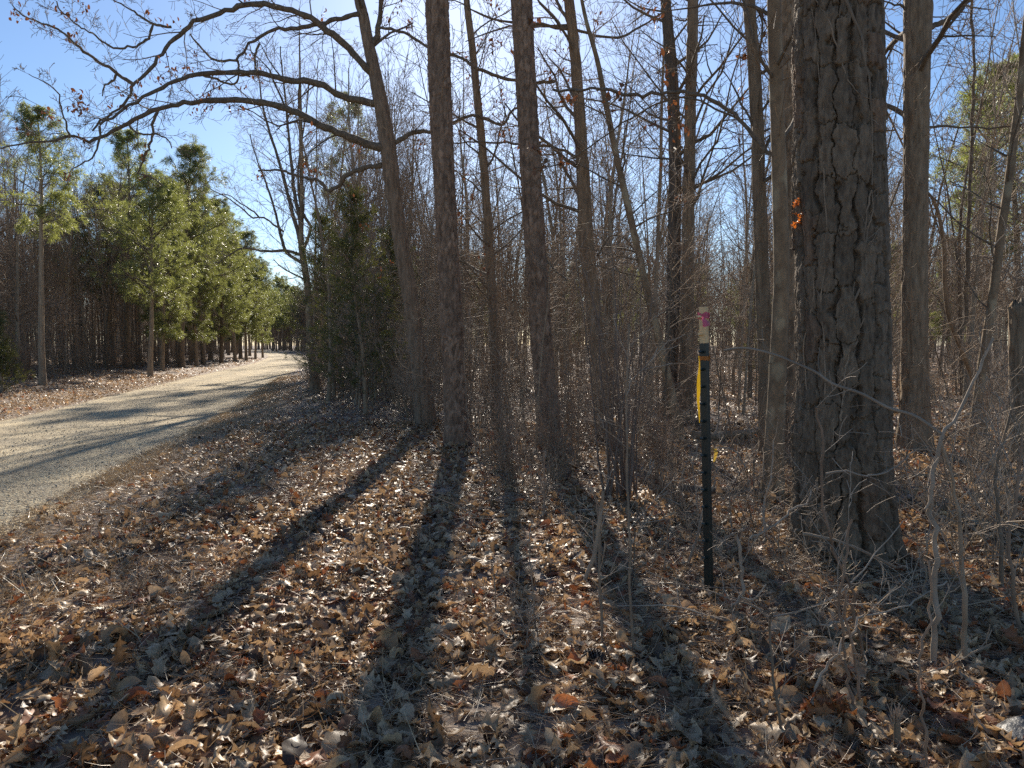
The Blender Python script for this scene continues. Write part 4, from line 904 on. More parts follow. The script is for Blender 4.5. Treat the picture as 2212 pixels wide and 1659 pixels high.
leftlo = lambda y: -.80 * y - 2
lefthi = lambda y: float(road_x(y)) - HALF - (5.0 if y < 38 else 4.0)
GR, GL = "bare trees in the woods right of the road", "bare trees in the woods left of the road"
def bare(x, y, k, h, group):
    px = 1106 + x / y * F; w = between(px); side = "left" if group is GL else "right"
    if side == "left": lab = "%s tree %s in the woods left of the road" % (KINDW[k], {"nearer": "at the front", "middle-distance": "midway back", "far": "far back"}[depth_word(y)])
    else: lab = "%s tree %s, %s" % (KINDW[k], {"nearer": "close by", "middle-distance": "midway back", "far": "far back"}[depth_word(y)], w[0])
    put("bare_tree", lab, "tree", BK[k], x, y, h / 12, rng.random() * 6.28, group, ("trunk", "branches", "twigs"))
for x, y in scatter(13, 17, 26, rightlo, righthi, 1.5): bare(x, y, rng.choice((1, 3, 3, 5, 5)), rng.uniform(7, 10.5), GR)
for x, y in scatter(38, 26, 44, rightlo, righthi, 1.7): bare(x, y, rng.randrange(6), rng.uniform(9.5, 14), GR)
for x, y in scatter(84, 44, 75, rightlo, righthi, 2.0): bare(x, y, rng.randrange(6), rng.uniform(11, 15.5), GR)
for x, y in scatter(92, 22, 62, leftlo, lefthi, 1.15, bias=1.2): bare(x, y, rng.randrange(6), rng.uniform(7.5, 11.5) * min(1.15, .75 + y / 120), GL)
for x, y in scatter(44, 58, 125, lambda y: float(road_x(y)) - 26, lefthi, 1.8): bare(x, y, rng.randrange(6), rng.uniform(9, 13), GL)
for x, y in scatter(24, 20, 42, rightlo, lambda y: -.10 * y, 1.0): bare(x, y, rng.choice((1, 3, 4, 5)), rng.uniform(7.5, 11.5), GR)
TK = [kind_of(*grow_bare(341, 10, .036, 20, .3, 2, (5, 5), primlen=.17, lean=.06, rmin=.0042)), kind_of(*grow_bare(342, 10, .045, 22, .35, 2, (5, 5), primlen=.2, ang=(.35, .8), rmin=.0042), tw='twig_pale'),
      kind_of(*grow_bare(343, 10, .030, 18, .4, 2, (5, 4), primlen=.16, lean=.14, rmin=.004), bark='pale'), kind_of(*grow_bare(344, 10, .05, 22, .25, 2, (5, 5), primlen=.22, fork=True, rmin=.0044))]
TKW = ["slim straight", "slim upright-limbed", "slim pale-barked", "slim forked"]
for n, y0, y1, lo, hi, mind in ((32, 14, 24, rightlo, righthi, .6), (96, 24, 50, rightlo, righthi, .8), (26, 20, 40, rightlo, lambda y: -.08 * y, .6), (46, 20, 50, leftlo, lefthi, .7)):
    for x, y in scatter(n, y0, y1, lo, hi, mind):
        k = rng.randrange(4); px = 1106 + x / y * F; side = "in the woods left of the road" if lo is leftlo else between(px)[0]
        put("young_tree", "%s bare young tree %s %s" % (TKW[k], depth_word(y).replace("nearer", "close by").replace("middle-distance", "midway back").replace("far", "far back"), side), "young tree", TK[k], x, y, rng.uniform(.75, 1.25), rng.random() * 6.28, "slim young trees in the woods", ("trunk", "branches", "twigs"))
# understorey
GS = "thin saplings in the understorey"
for (n, y0, y1, lo, hi, mind) in ((46, 14.5, 30, rightlo, lambda y: -.08 * y, .45), (38, 9, 17, rightlo, righthi, .5), (74, 17, 34, rightlo, righthi, .6), (110, 20, 46, leftlo, lefthi, .5)):
    for x, y in scatter(n, y0, y1, lo, hi, mind):
        k = rng.randrange(4); px = 1106 + x / y * F
        if y < 12 and (1480 < px < 1580 or px < 860): continue
        if y < 15 and px > 1600 and rng.random() < .6: continue
        lab = "thin bare sapling %s %s" % ("standing close by" if y < 13 else ("midway back" if y < 24 else "far back"), between(px)[0] if lo is rightlo else "in the woods left of the road")
        put("sapling", lab, "sapling", SK[k], x, y, rng.uniform(.55, 1.25) if y > 14 else rng.uniform(.45, .95), rng.random() * 6.28, GS, ("stem", "branches", "twigs"))
GH = "bare shrubs on the forest floor"
for (n, y0, y1, lo, hi, mind) in ((40, 14, 30, rightlo, lambda y: -.10 * y, .45), (13, 6.2, 9.5, lambda y: -.06 * y, lambda y: .36 * y, .3), (16, 7.5, 12, lambda y: max(-.18 * y, rightlo(y)), righthi, .4), (24, 9.5, 16, lambda y: max(-.26 * y, rightlo(y)), lambda y: .34 * y, .4), (72, 14, 30, rightlo, righthi, .5), (60, 18, 48, leftlo, lambda y: lefthi(y) + .5, .5), (54, 20, 62, lambda y: lefthi(y) - 2.5, lambda y: lefthi(y) + .9, .4)):
    for x, y in scatter(n, y0, y1, lo, hi, mind):
        k = rng.randrange(4); px = 1106 + x / y * F
        if y < 12 and 1480 < px < 1600: continue
        if y < 9.5 and (940 < px < 1030 or px < 1000): continue
        if y < 16 and px > 1600 and rng.random() < .65: continue
        lab = "leafless %s shrub %s %s" % (("pale", "reddish", "brown", "low pale")[k], "close by" if y < 12 else ("midway back" if y < 24 else "far back"), between(px)[0] if lo is not leftlo else "along the wood edge left of the road")
        put("bare_shrub", lab, "shrub", HK[k], x, y, rng.uniform(.6, 1.15) * (.75 if y < 9.5 else 1), rng.random() * 6.28, GH, ("stems", "twigs"))

def distant():
    rg = random.Random(9)
    arr = [grow_bare(331, 12, .15, 26, .2, 2, (5, 6), rmin=.016), grow_bare(332, 12, .12, 24, .15, 2, (5, 6), rmin=.016, fork=True), grow_bare(333, 12, .13, 16, .1, 1, (3,), rmin=.03)]
    packs = []
    for tr, g in arr:
        t = Tubes()
        for src in (tr, g.thick, g.thin):
            for k, v in src.g.items(): t.g.setdefault(k, []).extend(v)
        packs.append(t.arrays())
    VV, QQ, base = [], [], 0
    for i in range(1720):
        far = i >= 560; bend = i >= 1500
        y = math.sqrt(rg.uniform(72 ** 2, 140 ** 2)) if not far else math.sqrt(rg.uniform(135 ** 2, 300 ** 2)); lo = float(road_x(y)); side = rg.random() < .66
        x = rg.uniform(lo + 6, .78 * y) if side else lo - 5 - 60 * rg.random() ** 1.5
        if bend: y = rg.uniform(125, 290); x = (rg.uniform(555, 730) - 1106) / F * y
        if abs(x - float(road_x(y))) < 6: x += 14
        V, Q = packs[1 if bend else (2 if far else i % 2)]; s = rg.uniform(.8, 1.25); a = rg.random() * 6.28; c, sn = math.cos(a) * s, math.sin(a) * s
        VV.append(np.stack([V[:, 0] * c - V[:, 1] * sn + x, V[:, 0] * sn + V[:, 1] * c + y, V[:, 2] * s], -1)); QQ.append(Q + base); base += len(V)
    tag(link("distant_woods", raw_mesh("distant_woods", np.concatenate(VV), np.concatenate(QQ), M['wood'])), "grey mass of far-off bare trees closing the view", "woods", None, "stuff")
distant()

# ------------------------------------------------------------------ near stems, shrubs, logs
def stem(name, label, cat, pts, w, mat='twig_red', d=None, d2=None, twl=.3, k=8, group=None, base_ground=True, off=None, levels=2, extra=()):
    if d is None: d = on_ground(pts[0][0], pts[0][1]).y
    rows = trace(pts, d, d2); b = Vector(rows[0][:3])
    if base_ground: z = gz1(b.x, b.y); rows[0] = (b.x, b.y, z - .03, 0)
    sp, ln = smooth_path([r[:3] for r in rows], max(10, 3 * len(pts))); rg = random.Random(int(pts[0][0] * 7 + pts[0][1]))
    pv = [Vector(q) + Vector((rg.gauss(0, .002), rg.gauss(0, .01), 0)) for q in sp]; n = len(pv); r0, r1 = wpx(w[0] * 1.2, d), wpx(w[1] * 1.2, d2 or d)
    tb = Tubes(); tb.add(pv, [(r0 + (r1 - r0) * i / (n - 1)) * (1 + .1 * rg.uniform(-1, 1)) for i in range(n)], 8)
    g = Grow(rg, jit=.16, trop=.02, kids=(4, 4), levels=levels, rmin=.0016, cut=.5)
    base = tuple(pv[0]); root = thing(name, label, cat, base, group); link("stem", tb.mesh("stem", M[mat], base), root)
    for e in extra:
        er = trace(e['p'], e.get('d', d), e.get('d2', e.get('d', d))); ep, l = smooth_path([r[:3] for r in er], max(8, 3 * len(er))); ev = [Vector(q) for q in ep]; m = len(ev)
        t2 = Tubes(); t2.add(ev, [wpx(e['w'][0] + (e['w'][1] - e['w'][0]) * i / (m - 1), d) for i in range(m)], 7); link("branch", t2.mesh("branch", M[e.get('mat', mat)], base), root)
        g.sprout(ev, wpx(e['w'][0], d) * .5, .0015, .35, 2, e.get('k', 5))
    if k: g.sprout(pv, r0 * .5, r1 * .5, twl / .45, levels - 1 if levels > 1 else levels, k, .3)
    if not g.thin.empty(): link("twigs", g.thin.mesh("twigs", M['twig_pale'], base), root)
    return root
GN = "thin stems in the right foreground"
stem("sapling", "grey sapling with a crooked mossy fork in the right foreground", "sapling", [(2024, 1469), (2020, 1348), (2021, 1214), (2015, 1097), (2012, 1039), (2024, 1004), (2032, 937), (2056, 916), (2085, 864), (2112, 800), (2140, 730)], (12, 4), 'twig_pale', k=10, group=GN,
     extra=[dict(p=[(2032, 937), (1977, 899), (1919, 881), (1860, 850), (1800, 830), (1764, 805), (1719, 785), (1669, 765), (1609, 752), (1564, 757)], w=(8, 6), mat='twig_pale', d2=3.4, k=7), dict(p=[(2012, 1060), (2008, 1085), (1998, 1100)], w=(9, 4), mat='twig_pale', k=0)])
stem("sapling", "brown sapling right beside the forked grey one", "sapling", [(2089, 1464), (2079, 1229), (2070, 1126), (2059, 1051), (2044, 992), (2030, 950)], (11, 5), 'twig', k=12, group=GN, twl=.4)
stem("sapling", "wavy red-brown stem rising from the bottom edge at right", "sapling", [(2004, 1690), (1994, 1548), (1983, 1480), (1984, 1440), (1996, 1372), (2012, 1323), (2008, 1250), (2004, 1210)], (6, 4), 'twig_red', k=3, group=GN)
stem("sapling", "leftmost of three slim stems in front of the plated pine", "sapling", [(1847, 1572), (1834, 1467), (1823, 1372), (1813, 1304), (1817, 1250), (1824, 1210), (1838, 1120)], (6, 4), 'twig_red', k=4, group=GN)
stem("sapling", "middle of three slim stems in front of the plated pine", "sapling", [(1861, 1567), (1853, 1453), (1839, 1386), (1826, 1331), (1823, 1269)], (7, 4), 'twig_red', k=4, group=GN)
stem("sapling", "tallest of three slim stems in front of the plated pine", "sapling", [(1874, 1497), (1861, 1399), (1845, 1326), (1836, 1264), (1814, 1225), (1790, 1150), (1777, 1068), (1776, 951), (1761, 879)], (7, 4), 'twig_red', k=7, group=GN)
stem("sapling", "pale arching twig bowed over the leaves at lower right", "twig", [(1752, 1545), (1763, 1480), (1790, 1434), (1820, 1388), (1845, 1353), (1853, 1334)], (6, 4), 'twig_pale', k=3, group=GN)
stem("fallen_stick", "long pale twig lying slantwise across the right foreground", "twig", [(1769, 1349), (1815, 1342), (1853, 1333), (1915, 1321), (1969, 1302), (2010, 1275), (2048, 1257)], (4, 3), 'twig_pale', d=3.2, d2=3.7, k=3, group=GN, base_ground=False)
stem("sapling", "thin dark stem right of the fence post at the bottom", "sapling", [(1694, 1612), (1674, 1479), (1664, 1334)], (6, 4), 'twig', k=4, group=GN)
stem("sapling", "kinked whitish branch stub right of the fence post's foot", "sapling", [(1579, 1344), (1584, 1309), (1601, 1289), (1604, 1254), (1596, 1179), (1589, 1149)], (6, 6), 'twig_pale', k=2, group=GN, extra=[dict(p=[(1600, 1290), (1629, 1294), (1655, 1262)], w=(5, 3), mat='twig_pale', k=1), dict(p=[(1590, 1150), (1570, 1160), (1555, 1180)], w=(4, 2), mat='twig_pale', k=1)])
stem("sapling", "tall hair-thin stem left of the fence post", "sapling", [(1369, 1429), (1362, 1279), (1359, 1129), (1354, 979), (1354, 829), (1360, 700)], (5, 3), 'twig', k=10, group=GN)
stem("sapling", "short thin stem left of the tall hair-thin one", "sapling", [(1304, 1404), (1297, 1279), (1294, 1154)], (6, 4), 'twig', k=4, group=GN)
stem("sapling", "slanted dark stem below the shaggy shrub", "sapling", [(1255, 1268), (1284, 1194), (1294, 1129), (1304, 1060)], (9, 6), 'twig', k=5, group=GN)
stem("sapling", "bushy sapling at the right edge with tangled twigs", "sapling", [(2165, 1290), (2160, 1150), (2150, 1040), (2165, 950), (2190, 860)], (9, 4), 'twig', k=18, group=GN, twl=.5)
stem("sapling", "thin bent sapling just inside the right edge", "sapling", [(2205, 1380), (2190, 1290), (2180, 1180), (2195, 1060), (2205, 940)], (8, 4), 'twig_red', k=16, group=GN, twl=.5)
stem("sapling", "twiggy sapling left of the big plated pine's foot", "sapling", [(1655, 1190), (1650, 1100), (1668, 1020), (1672, 950)], (6, 3), 'twig_pale', k=14, group=GN, twl=.4)
stem("sapling", "low branching sapling at the foot of the fence post", "sapling", [(1478, 1235), (1500, 1180), (1520, 1100), (1545, 1040)], (5, 3), 'twig_pale', k=10, group=GN, twl=.35)
rg = random.Random(55)
for i in range(26):                # small seedlings between the leaves
    px = rg.uniform(1030, 2200); py = rg.uniform(1020, 1420); h = rg.uniform(60, 190); dx = rg.uniform(-25, 25)
    where = "between central pine and fence post" if px < 1500 else ("around the fence post and plated pine" if px < 1930 else "right of the plated pine")
    stem("seedling", "leafless seedling stem sprouting from the leaves %s" % where, "seedling", [(px, py), (px + dx * .3, py - h * .4), (px + dx, py - h)], (3.5, 2), rg.choice(('twig_red', 'twig_pale', 'twig')), k=5, group="leafless seedlings among the dead leaves", twl=.16)
for i in range(14):
    px = rg.uniform(250, 900); py = rg.uniform(1030, 1330); h = rg.uniform(30, 80); dx = rg.uniform(-20, 20)
    stem("seedling", "short dark weed stem in the leaves left of the central shadow", "seedling", [(px, py), (px + dx * .3, py - h * .5), (px + dx, py - h)], (3, 1.5), 'twig_red', k=5, group="weed stems on the left verge", twl=.08)

def shaggy():
    rg = random.Random(14); d = gb(1345, 1085); b = on_ground(1345, 1085); z0 = gz1(b.x, b.y); st = Tubes(); g = Grow(rg, jit=.13, trop=.02, kids=(5, 3), levels=2, rmin=.0014, cut=.5)
    for i in range(26):
        a = rg.random() * 6.28; r = rg.random() ** .5 * .17; p = Vector((math.cos(a) * r, math.sin(a) * r * .8, -.05)); top = rg.uniform(1.1, 2.5)
        pts, _ = wig(p, Vector((rg.gauss(-.06, .12), rg.gauss(0, .12), 1)), top, 12, .05, .02, rg); r0 = rg.uniform(.006, .016)
        st.add(pts, [r0 * (1 - .75 * k / 11) * (1 + .15 * rg.uniform(-1, 1)) for k in range(12)], 6); g.sprout(pts, r0 * .6, .002, top * .5, 1, 6, .25)
    root = thing("bare_shrub", "shaggy many-stemmed brown shrub in the middle, left of the post", "shrub", (b.x, b.y, z0)); link("stems", st.mesh("stems", bark_mat("shaggy_bark", (.11, .08, .06), (.27, .21, .165), zs=.1, sc=60, var=0)), root); link("twigs", g.thin.mesh("twigs", M['twig_pale']), root)
shaggy()

def log(label, a, b, w, mat, seed, lift=.5, branches=0):
    A = on_ground(*a); B = on_ground(*b); r0 = wpx(w[0], A.y); r1 = wpx(w[1], B.y); n = 40; rg = np.random.default_rng(seed)
    rows = []
    for i in range(6):
        t = i / 5; p = A.lerp(B, t); r = r0 + (r1 - r0) * t; rows.append((p.x, p.y + rg.normal(0, .02), gz1(p.x, p.y) + r * lift + .03, r))
    P, ln = smooth_path(rows, n); T = np.gradient(P[:, :3], axis=0); T /= np.linalg.norm(T, axis=1, keepdims=True); up = np.array([0, 0, 1.]); S = np.cross(T, up); S /= np.linalg.norm(S, axis=1, keepdims=True); W = np.cross(S, T)
    sd_ = 18; th = np.linspace(0, 6.2832, sd_, endpoint=False); TH, K = np.meshgrid(th, np.arange(n)); rr = P[:, 3][:, None] * (1 + .18 * (fbm(TH / 6.2832 * 6, K / 3., 6, seed, 3) - .45) + .10 * (vnoise(TH / 6.2832 * 12, K / 9., 12, seed + 4) - .5))
    V = P[:, None, :3] + rr[..., None] * (np.cos(TH)[..., None] * S[:, None] + np.sin(TH)[..., None] * W[:, None])
    idx = np.arange(n * sd_).reshape(n, sd_); a_, b_ = idx[:-1], idx[1:]; Q = np.stack([a_, np.roll(a_, -1, 1), np.roll(b_, -1, 1), b_], -1).reshape(-1, 4)
    base = np.array(rows[0][:3]); root = thing("fallen_log", label, "log", tuple(base), "fallen logs on the forest floor")
    link("trunk", raw_mesh("trunk", V.reshape(-1, 3) - base, Q, M[mat], np.ones((n * sd_, 3))), root)
    E = np.concatenate([V[0], P[:1, :3], V[-1], P[-1:, :3]]) - base; k = sd_ + 1
    F_ = [(i, (i + 1) % sd_, sd_) for i in range(sd_)] + [(k + (i + 1) % sd_, k + i, k + sd_) for i in range(sd_)]
    link("sawn_ends" if False else "broken_ends", raw_mesh("broken_ends", E, np.array(F_), M['pale']), root)
    if branches:
        g = Grow(random.Random(seed), jit=.12, trop=0, levels=2, kids=(4, 3), cut=.5); g.sprout([Vector(p) for p in P[::5, :3]], r0 * .5, r1 * .4, 1.2, 1, branches); link("dead_branches", g.thin.mesh("dead_branches", M['twig_pale'], base), root)
log("brown log lying behind the fence post, level with the ribbon's end", (1500, 962), (1650, 940), (20, 13), 'brown', 3, .9, 4)
log("dark weathered log lying low behind the foot of the fence post", (1470, 1062), (1665, 1085), (20, 14), 'dark', 4, .5, 3)
log("thin log half buried in leaves right of the plated pine", (2085, 1078), (2240, 1086), (15, 12), 'brown', 5, .4, 2)
log("grey fallen branch slanting down left of the post", (1378, 935), (1465, 985), (10, 7), 'lichen', 6, .8, 4)
log("dead log lying crosswise between the stout tree and right edge", (2030, 1008), (2200, 1000), (13, 10), 'dark', 7, .6, 3)
log("fallen pole behind the plated pine's right side", (1945, 1042), (2075, 1030), (9, 8), 'lichen', 8, .5, 2)

# ------------------------------------------------------------------ the fence post and its ribbons
def box(V, Q, c, ax, s):
    """oriented box: centre, three axes, half sizes; bevelled by shrinking the end faces"""
    c = np.array(c); A = [np.array(a) for a in ax]; b = len(V)
    for sx in (-1, 1):
        for sy in (-1, 1):
            for sz in (-1, 1): V.append(c + A[0] * sx * s[0] + A[1] * sy * s[1] + A[2] * sz * s[2])
    for f in ((0, 1, 3, 2), (4, 6, 7, 5), (0, 4, 5, 1), (2, 3, 7, 6), (0, 2, 6, 4), (1, 5, 7, 3)): Q.append([b + i for i in f])
def fence_post():
    d = on_ground(1528, 1300).y; p0 = at(1530, 1300, d); p1 = at(1518, 663, d); z0 = gz1(p0.x, p0.y)
    U = (p1 - p0).normalized(); rot = R(-58); X = Vector((math.cos(rot), math.sin(rot), 0)); X = (X - U * X.dot(U)).normalized(); Y = U.cross(X).normalized()
    L = (p1 - p0).length
    # T section: flange (wide, faces left-front) and web; outline extruded with a slightly rounded section
    fw, ft, wd, wt = .0245, .0045, .037, .006
    sec = [(-fw, -ft), (-fw * .9, -ft - .0015), (fw * .9, -ft - .0015), (fw, -ft), (fw, ft * .2), (wt * 1.3, ft), (wt * .7, ft + .006), (wt * .6, wd - .008), (wt * 1.15, wd - .003), (wt, wd), (-wt, wd), (-wt * 1.15, wd - .003), (-wt * .6, wd - .008), (-wt * .7, ft + .006), (-wt * 1.3, ft), (-fw, ft * .2)]
    def extr(s0, s1, grow=0.0):
        V, n = [], len(sec); zs = [s0, s0 + .001, s1 - .001, s1]; k = [.94, 1, 1, .94]
        for z, q in zip(zs, k):
            for x, y in sec: V.append(tuple(Vector((0, 0, 0)) + (X * (x * (q + grow)) + Y * (y * (q + grow)) + U * z)))
        Q = []
        for r in range(3):
            for i in range(n): Q.append((r * n + i, r * n + (i + 1) % n, (r + 1) * n + (i + 1) % n, (r + 1) * n + i))
        me = bpy.data.meshes.new("post"); me.from_pydata(V, [], Q + [tuple(range(n))[::-1], tuple(range(3 * n, 4 * n))]); return me
    root = thing("fence_post", "dark green steel T-post with a tan painted top among the twigs", "fence post", (p0.x, p0.y, z0))
    dz = Vector((0, 0, p0.z - z0))
    cut = L * (740 - 663) / (1300 - 663); cut = L - cut
    green = plain_mat("green_post_paint", (.012, .021, .019), .38, 0, 60, .35); tan = plain_mat("tan_post_paint", (.72, .50, .25), .55, 0, 50, .15)
    me = extr(-.12, cut); me.materials.append(green); link("lower_post", me, root, dz)["label"] = "dark green lower part of the post"
    me = extr(cut + .0005, L); me.materials.append(tan); link("painted_top", me, root, dz)["label"] = "tan painted top of the post"
    ns = 15
    for i in range(ns):            # studs on the flange that hold fence wire
        s = L - .055 - i * .0965
        if s < .05: break
        V, Q = [], []; c = -Y * (ft + .0105) + U * s + X * (-.006)
        box(V, Q, c, (X, (Y * -1 + U * .35).normalized(), (U + Y * .35).normalized()), (.011, .011, .006)); bm = bpy.data.meshes.new("stud"); bm.from_pydata([tuple(v) for v in V], [], Q)
        bm.materials.append(tan if s > cut else green); o = link("stud", bm, root, dz); bv = o.modifiers.new("bevel", 'BEVEL'); bv.width = .002; bv.segments = 2
    # ribbons
    def ribbon(name, label, path, widths, col, trans=.45, faces=None):
        V, Q = [], []
        for i, ((p, s), w) in enumerate(zip(path, widths)): V += [tuple(p - s * w / 2), tuple(p), tuple(p + s * w / 2)]
        for i in range(len(path) - 1):
            for j in range(2): Q.append((3 * i + j, 3 * i + j + 1, 3 * i + j + 4, 3 * i + j + 3))
        m = leaf_mat(name + "_plastic", col=col, trans=trans, rough=.35, tgain=(1, 1, 1)); b = Vector(path[0][0])
        me = bpy.data.meshes.new(name); me.from_pydata([tuple(Vector(v) - b) for v in V], [], Q); me.materials.append(m)
        for pl in me.polygons: pl.use_smooth = True
        return me, b
    def wrap(s, h, pad=.004, turns=1.0, wob=.004, seed=0):
        rg = random.Random(seed); out = []; ws = []
        hull = [(-fw - pad, -ft - pad), (0, -ft - pad - .002), (fw + pad, -ft - pad), (fw + pad, ft), (wt + pad + .006, wd * .6), (wt + pad, wd + pad), (-wt - pad, wd + pad), (-wt - pad - .006, wd * .6), (-fw - pad, ft), (-fw - pad, -ft - pad)]
        for x, y in hull: out.append((p0 + X * x + Y * y + U * (s + rg.uniform(-wob, wob)), U)); ws.append(h * rg.uniform(.85, 1.1))
        return out, ws
    s_pink = L * (1300 - 682) / 637; s_or = L * (1300 - 772) / 637
    # yellow ribbon: tied round the post (orange where doubled), tail hanging left
    w1, h1 = wrap(s_or, .024, seed=1); me, b = ribbon("flagging_ribbon", "", w1, h1, (.62, .20, .025), .35)
    root_y = thing("flagging_ribbon", "long yellow-orange ribbon tied round the post and hanging down", "ribbon", tuple(b), "ribbons tied to the fence post"); link("knot_band", me, root_y)
    pts = [(1509, 768, 6), (1511, 780, 7), (1511, 792, 9), (1510, 806, 14), (1509, 822, 18), (1509, 838, 19), (1509, 850, 17), (1508, 862, 14), (1509, 876, 12), (1510, 892, 10), (1511, 904, 7), (1511, 914, 4)]
    path = [(at(a, c, d - .055), (Vector((1, .35 * math.sin(i * .8), 0))).normalized()) for i, (a, c, w) in enumerate(pts)]
    sp = [path[0]]
    me, b2 = ribbon("tail", "", path, [wpx(w, d) * .8 for a, c, w in pts], (.78, .47, .012), .4); o = link("tail", me, root_y, b2 - b); sm = o.modifiers.new("smooth", 'SUBSURF'); sm.levels = 2; sm.render_levels = 2
    # pink ribbon
    w1, h1 = wrap(s_pink, .034, .005, seed=2, wob=.006); me, b = ribbon("pink", "", w1, h1, (.60, .10, .17), .35)
    root_p = thing("flagging_ribbon", "short pink ribbon knotted round the tan top of the post", "ribbon", tuple(b), "ribbons tied to the fence post"); link("knot_band", me, root_p)
    for k, (pp, cc) in enumerate((([(1517, 684, 4), (1520, 690, 8), (1523, 697, 13), (1524, 703, 12), (1523, 706, 8)], (.60, .12, .19)), ([(1520, 688, 5), (1526, 693, 9), (1530, 699, 9), (1531, 704, 7)], (.72, .28, .33)))):
        path = [(at(a, c, d - .06 + .02 * k), (Vector((1, .5 * math.sin(i + k), .15))).normalized()) for i, (a, c, w) in enumerate(pp)]
        me, b2 = ribbon("tail", "", path, [wpx(w, d) * 2 for a, c, w in pp], cc, .45); o = link("tail", me, root_p, b2 - b); sm = o.modifiers.new("smooth", 'SUBSURF'); sm.levels = 2; sm.render_levels = 2
    # yellow scrap hanging on a twig behind the post
    pts = [(1530, 972, 3), (1538, 970, 6), (1545, 970, 8), (1547, 978, 9), (1545, 988, 8), (1542, 998, 4)]; dd = d + .6
    path = [(at(a, c, dd), Vector((.9, .3, .2)).normalized()) for a, c, w in pts]; me, b = ribbon("ribbon_scrap", "", path, [wpx(w, dd) * 2 for a, c, w in pts], (.62, .40, .06), .45)
    o = link("ribbon_scrap", me, None, b); tag(o, "small yellow ribbon scrap caught on a twig right of the post", "ribbon")
    stem("fallen_stick", "dead twig behind the post holding the yellow scrap", "twig", [(1610, 1010), (1590, 975), (1560, 968), (1530, 973), (1505, 985)], (3, 2), 'twig_pale', d=dd + .05, d2=dd, k=5, base_ground=False, twl=.2)
fence_post()

# ------------------------------------------------------------------ small things on the ground
def cone_thing():
    p = on_ground(1277, 1442); z = gz1(p.x, p.y) + .045; rg = random.Random(3); V, Q = [], []
    root = thing("pine_cone", "dark open pine cone lying on the leaves", "pine cone", (p.x, p.y, z)); ax = Vector((.9, -.35, .12)).normalized(); o1 = ax.orthogonal().normalized(); o2 = ax.cross(o1)
    for k in range(110):
        t = k / 110; a = k * 2.39996; r = .024 * math.sin(math.pi * min(1, .12 + t * .86)) ** .7; d = (o1 * math.cos(a) + o2 * math.sin(a)); c = ax * (t - .5) * .085; tip = c + d * (r + .014) + ax * .010; s = ax.cross(d).normalized() * .0075; b = len(V)
        V += [c + d * r * .3 - s * .5, c + d * r * .3 + s * .5, tip + s, tip - s, tip + ax * .004 + s * .7, tip + ax * .004 - s * .7, c + d * r * .3 + ax * .005]
        Q += [(b, b + 1, b + 2, b + 3), (b + 3, b + 2, b + 4, b + 5), (b + 5, b + 4, b + 6, b + 6)]
    me = bpy.data.meshes.new("scales"); me.from_pydata([tuple(v) for v in V], [], [q if q[2] != q[3] else q[:3] for q in Q]); me.materials.append(plain_mat("cone_scale", (.085, .062, .05), .7, 0, 120, .4)); link("scales", me, root)
    tb = Tubes(); tb.add([ax * (-.045), ax * 0, ax * .045], [.008, .012, .006], 8); link("core", tb.mesh("core", M['limb']), root)
cone_thing()
def rock(name, label, c, r, mat, seed, cat="rock"):
    n, m = 26, 40; th = np.linspace(0, 2 * np.pi, m, endpoint=False); ph = np.linspace(0, np.pi, n); TH, PH = np.meshgrid(th, ph)
    k = 1 + .55 * (fbm(TH / 6.2832 * 4, PH * 1.6, 4, seed, 4) - .45); F1, F2, ID, _, _ = voro(TH / 6.2832 * 5, PH * 2, 5, seed + 2); k += .12 * (ID - .5)
    V = np.stack([np.cos(TH) * np.sin(PH) * k * r[0], np.sin(TH) * np.sin(PH) * k * r[1], np.cos(PH) * k * r[2]], -1).reshape(-1, 3); idx = np.arange(n * m).reshape(n, m); a, b = idx[:-1], idx[1:]
    Q = np.stack([a, b, np.roll(b, -1, 1), np.roll(a, -1, 1)], -1).reshape(-1, 4); tag(link(name, raw_mesh(name, V, Q, mat), None, c), label, cat)
bl = plain_mat("dark_slate", (.028, .033, .040), .5, 0, 30, .6, .9); gr = plain_mat("tan_stone", (.20, .165, .12), .85, 0, 40, .35, .4)
p = on_ground(2185, 1625); rock("rock", "dark blue-grey rock at the bottom right corner", (p.x + .10, p.y - .02, gz1(p.x, p.y) + .0), (.17, .12, .075), bl, 5)
p = on_ground(118, 1076); rock("rock", "small flat brown stone on the near road edge", (p.x, p.y, gz1(p.x, p.y) + .01), (.085, .05, .03), gr, 6)

def stump():
    d = 2.42; b = at(1938, 1659, d); z0 = gz1(b.x, b.y); t = at(1935, 1545, d); rows = [(b.x, b.y, z0 - .05, wpx(15, d)), (b.x - .003, b.y, (z0 + t.z) / 2, wpx(14, d)), (t.x, t.y, t.z, wpx(14, d))]
    V, Q, T, P = bark_trunk(rows, 24, 'smooth', 9, 24, 1.1, .1); root = thing("tree_stump", "snapped-off sapling stub with a frayed top at the bottom right", "stump", (b.x, b.y, z0)); base = np.array((b.x, b.y, z0))
    link("stub", raw_mesh("stub", V - base, Q, M['brown'], T), root); rg = random.Random(4); tb = Tubes()
    for i in range(46):
        a = rg.random() * 6.28; r = rg.random() ** .5 * .011; p = t + Vector((math.cos(a) * r, math.sin(a) * r, -.03)); pts, _ = wig(p, Vector((math.cos(a) * .35, math.sin(a) * .35, 1)), rg.uniform(.03, .07), 4, .12, 0, rg); tb.add(pts, [.0022, .0018, .0013, .0006], 4)
    link("frayed_fibres", tb.mesh("frayed_fibres", M['twig_pale'], base), root)
stump()

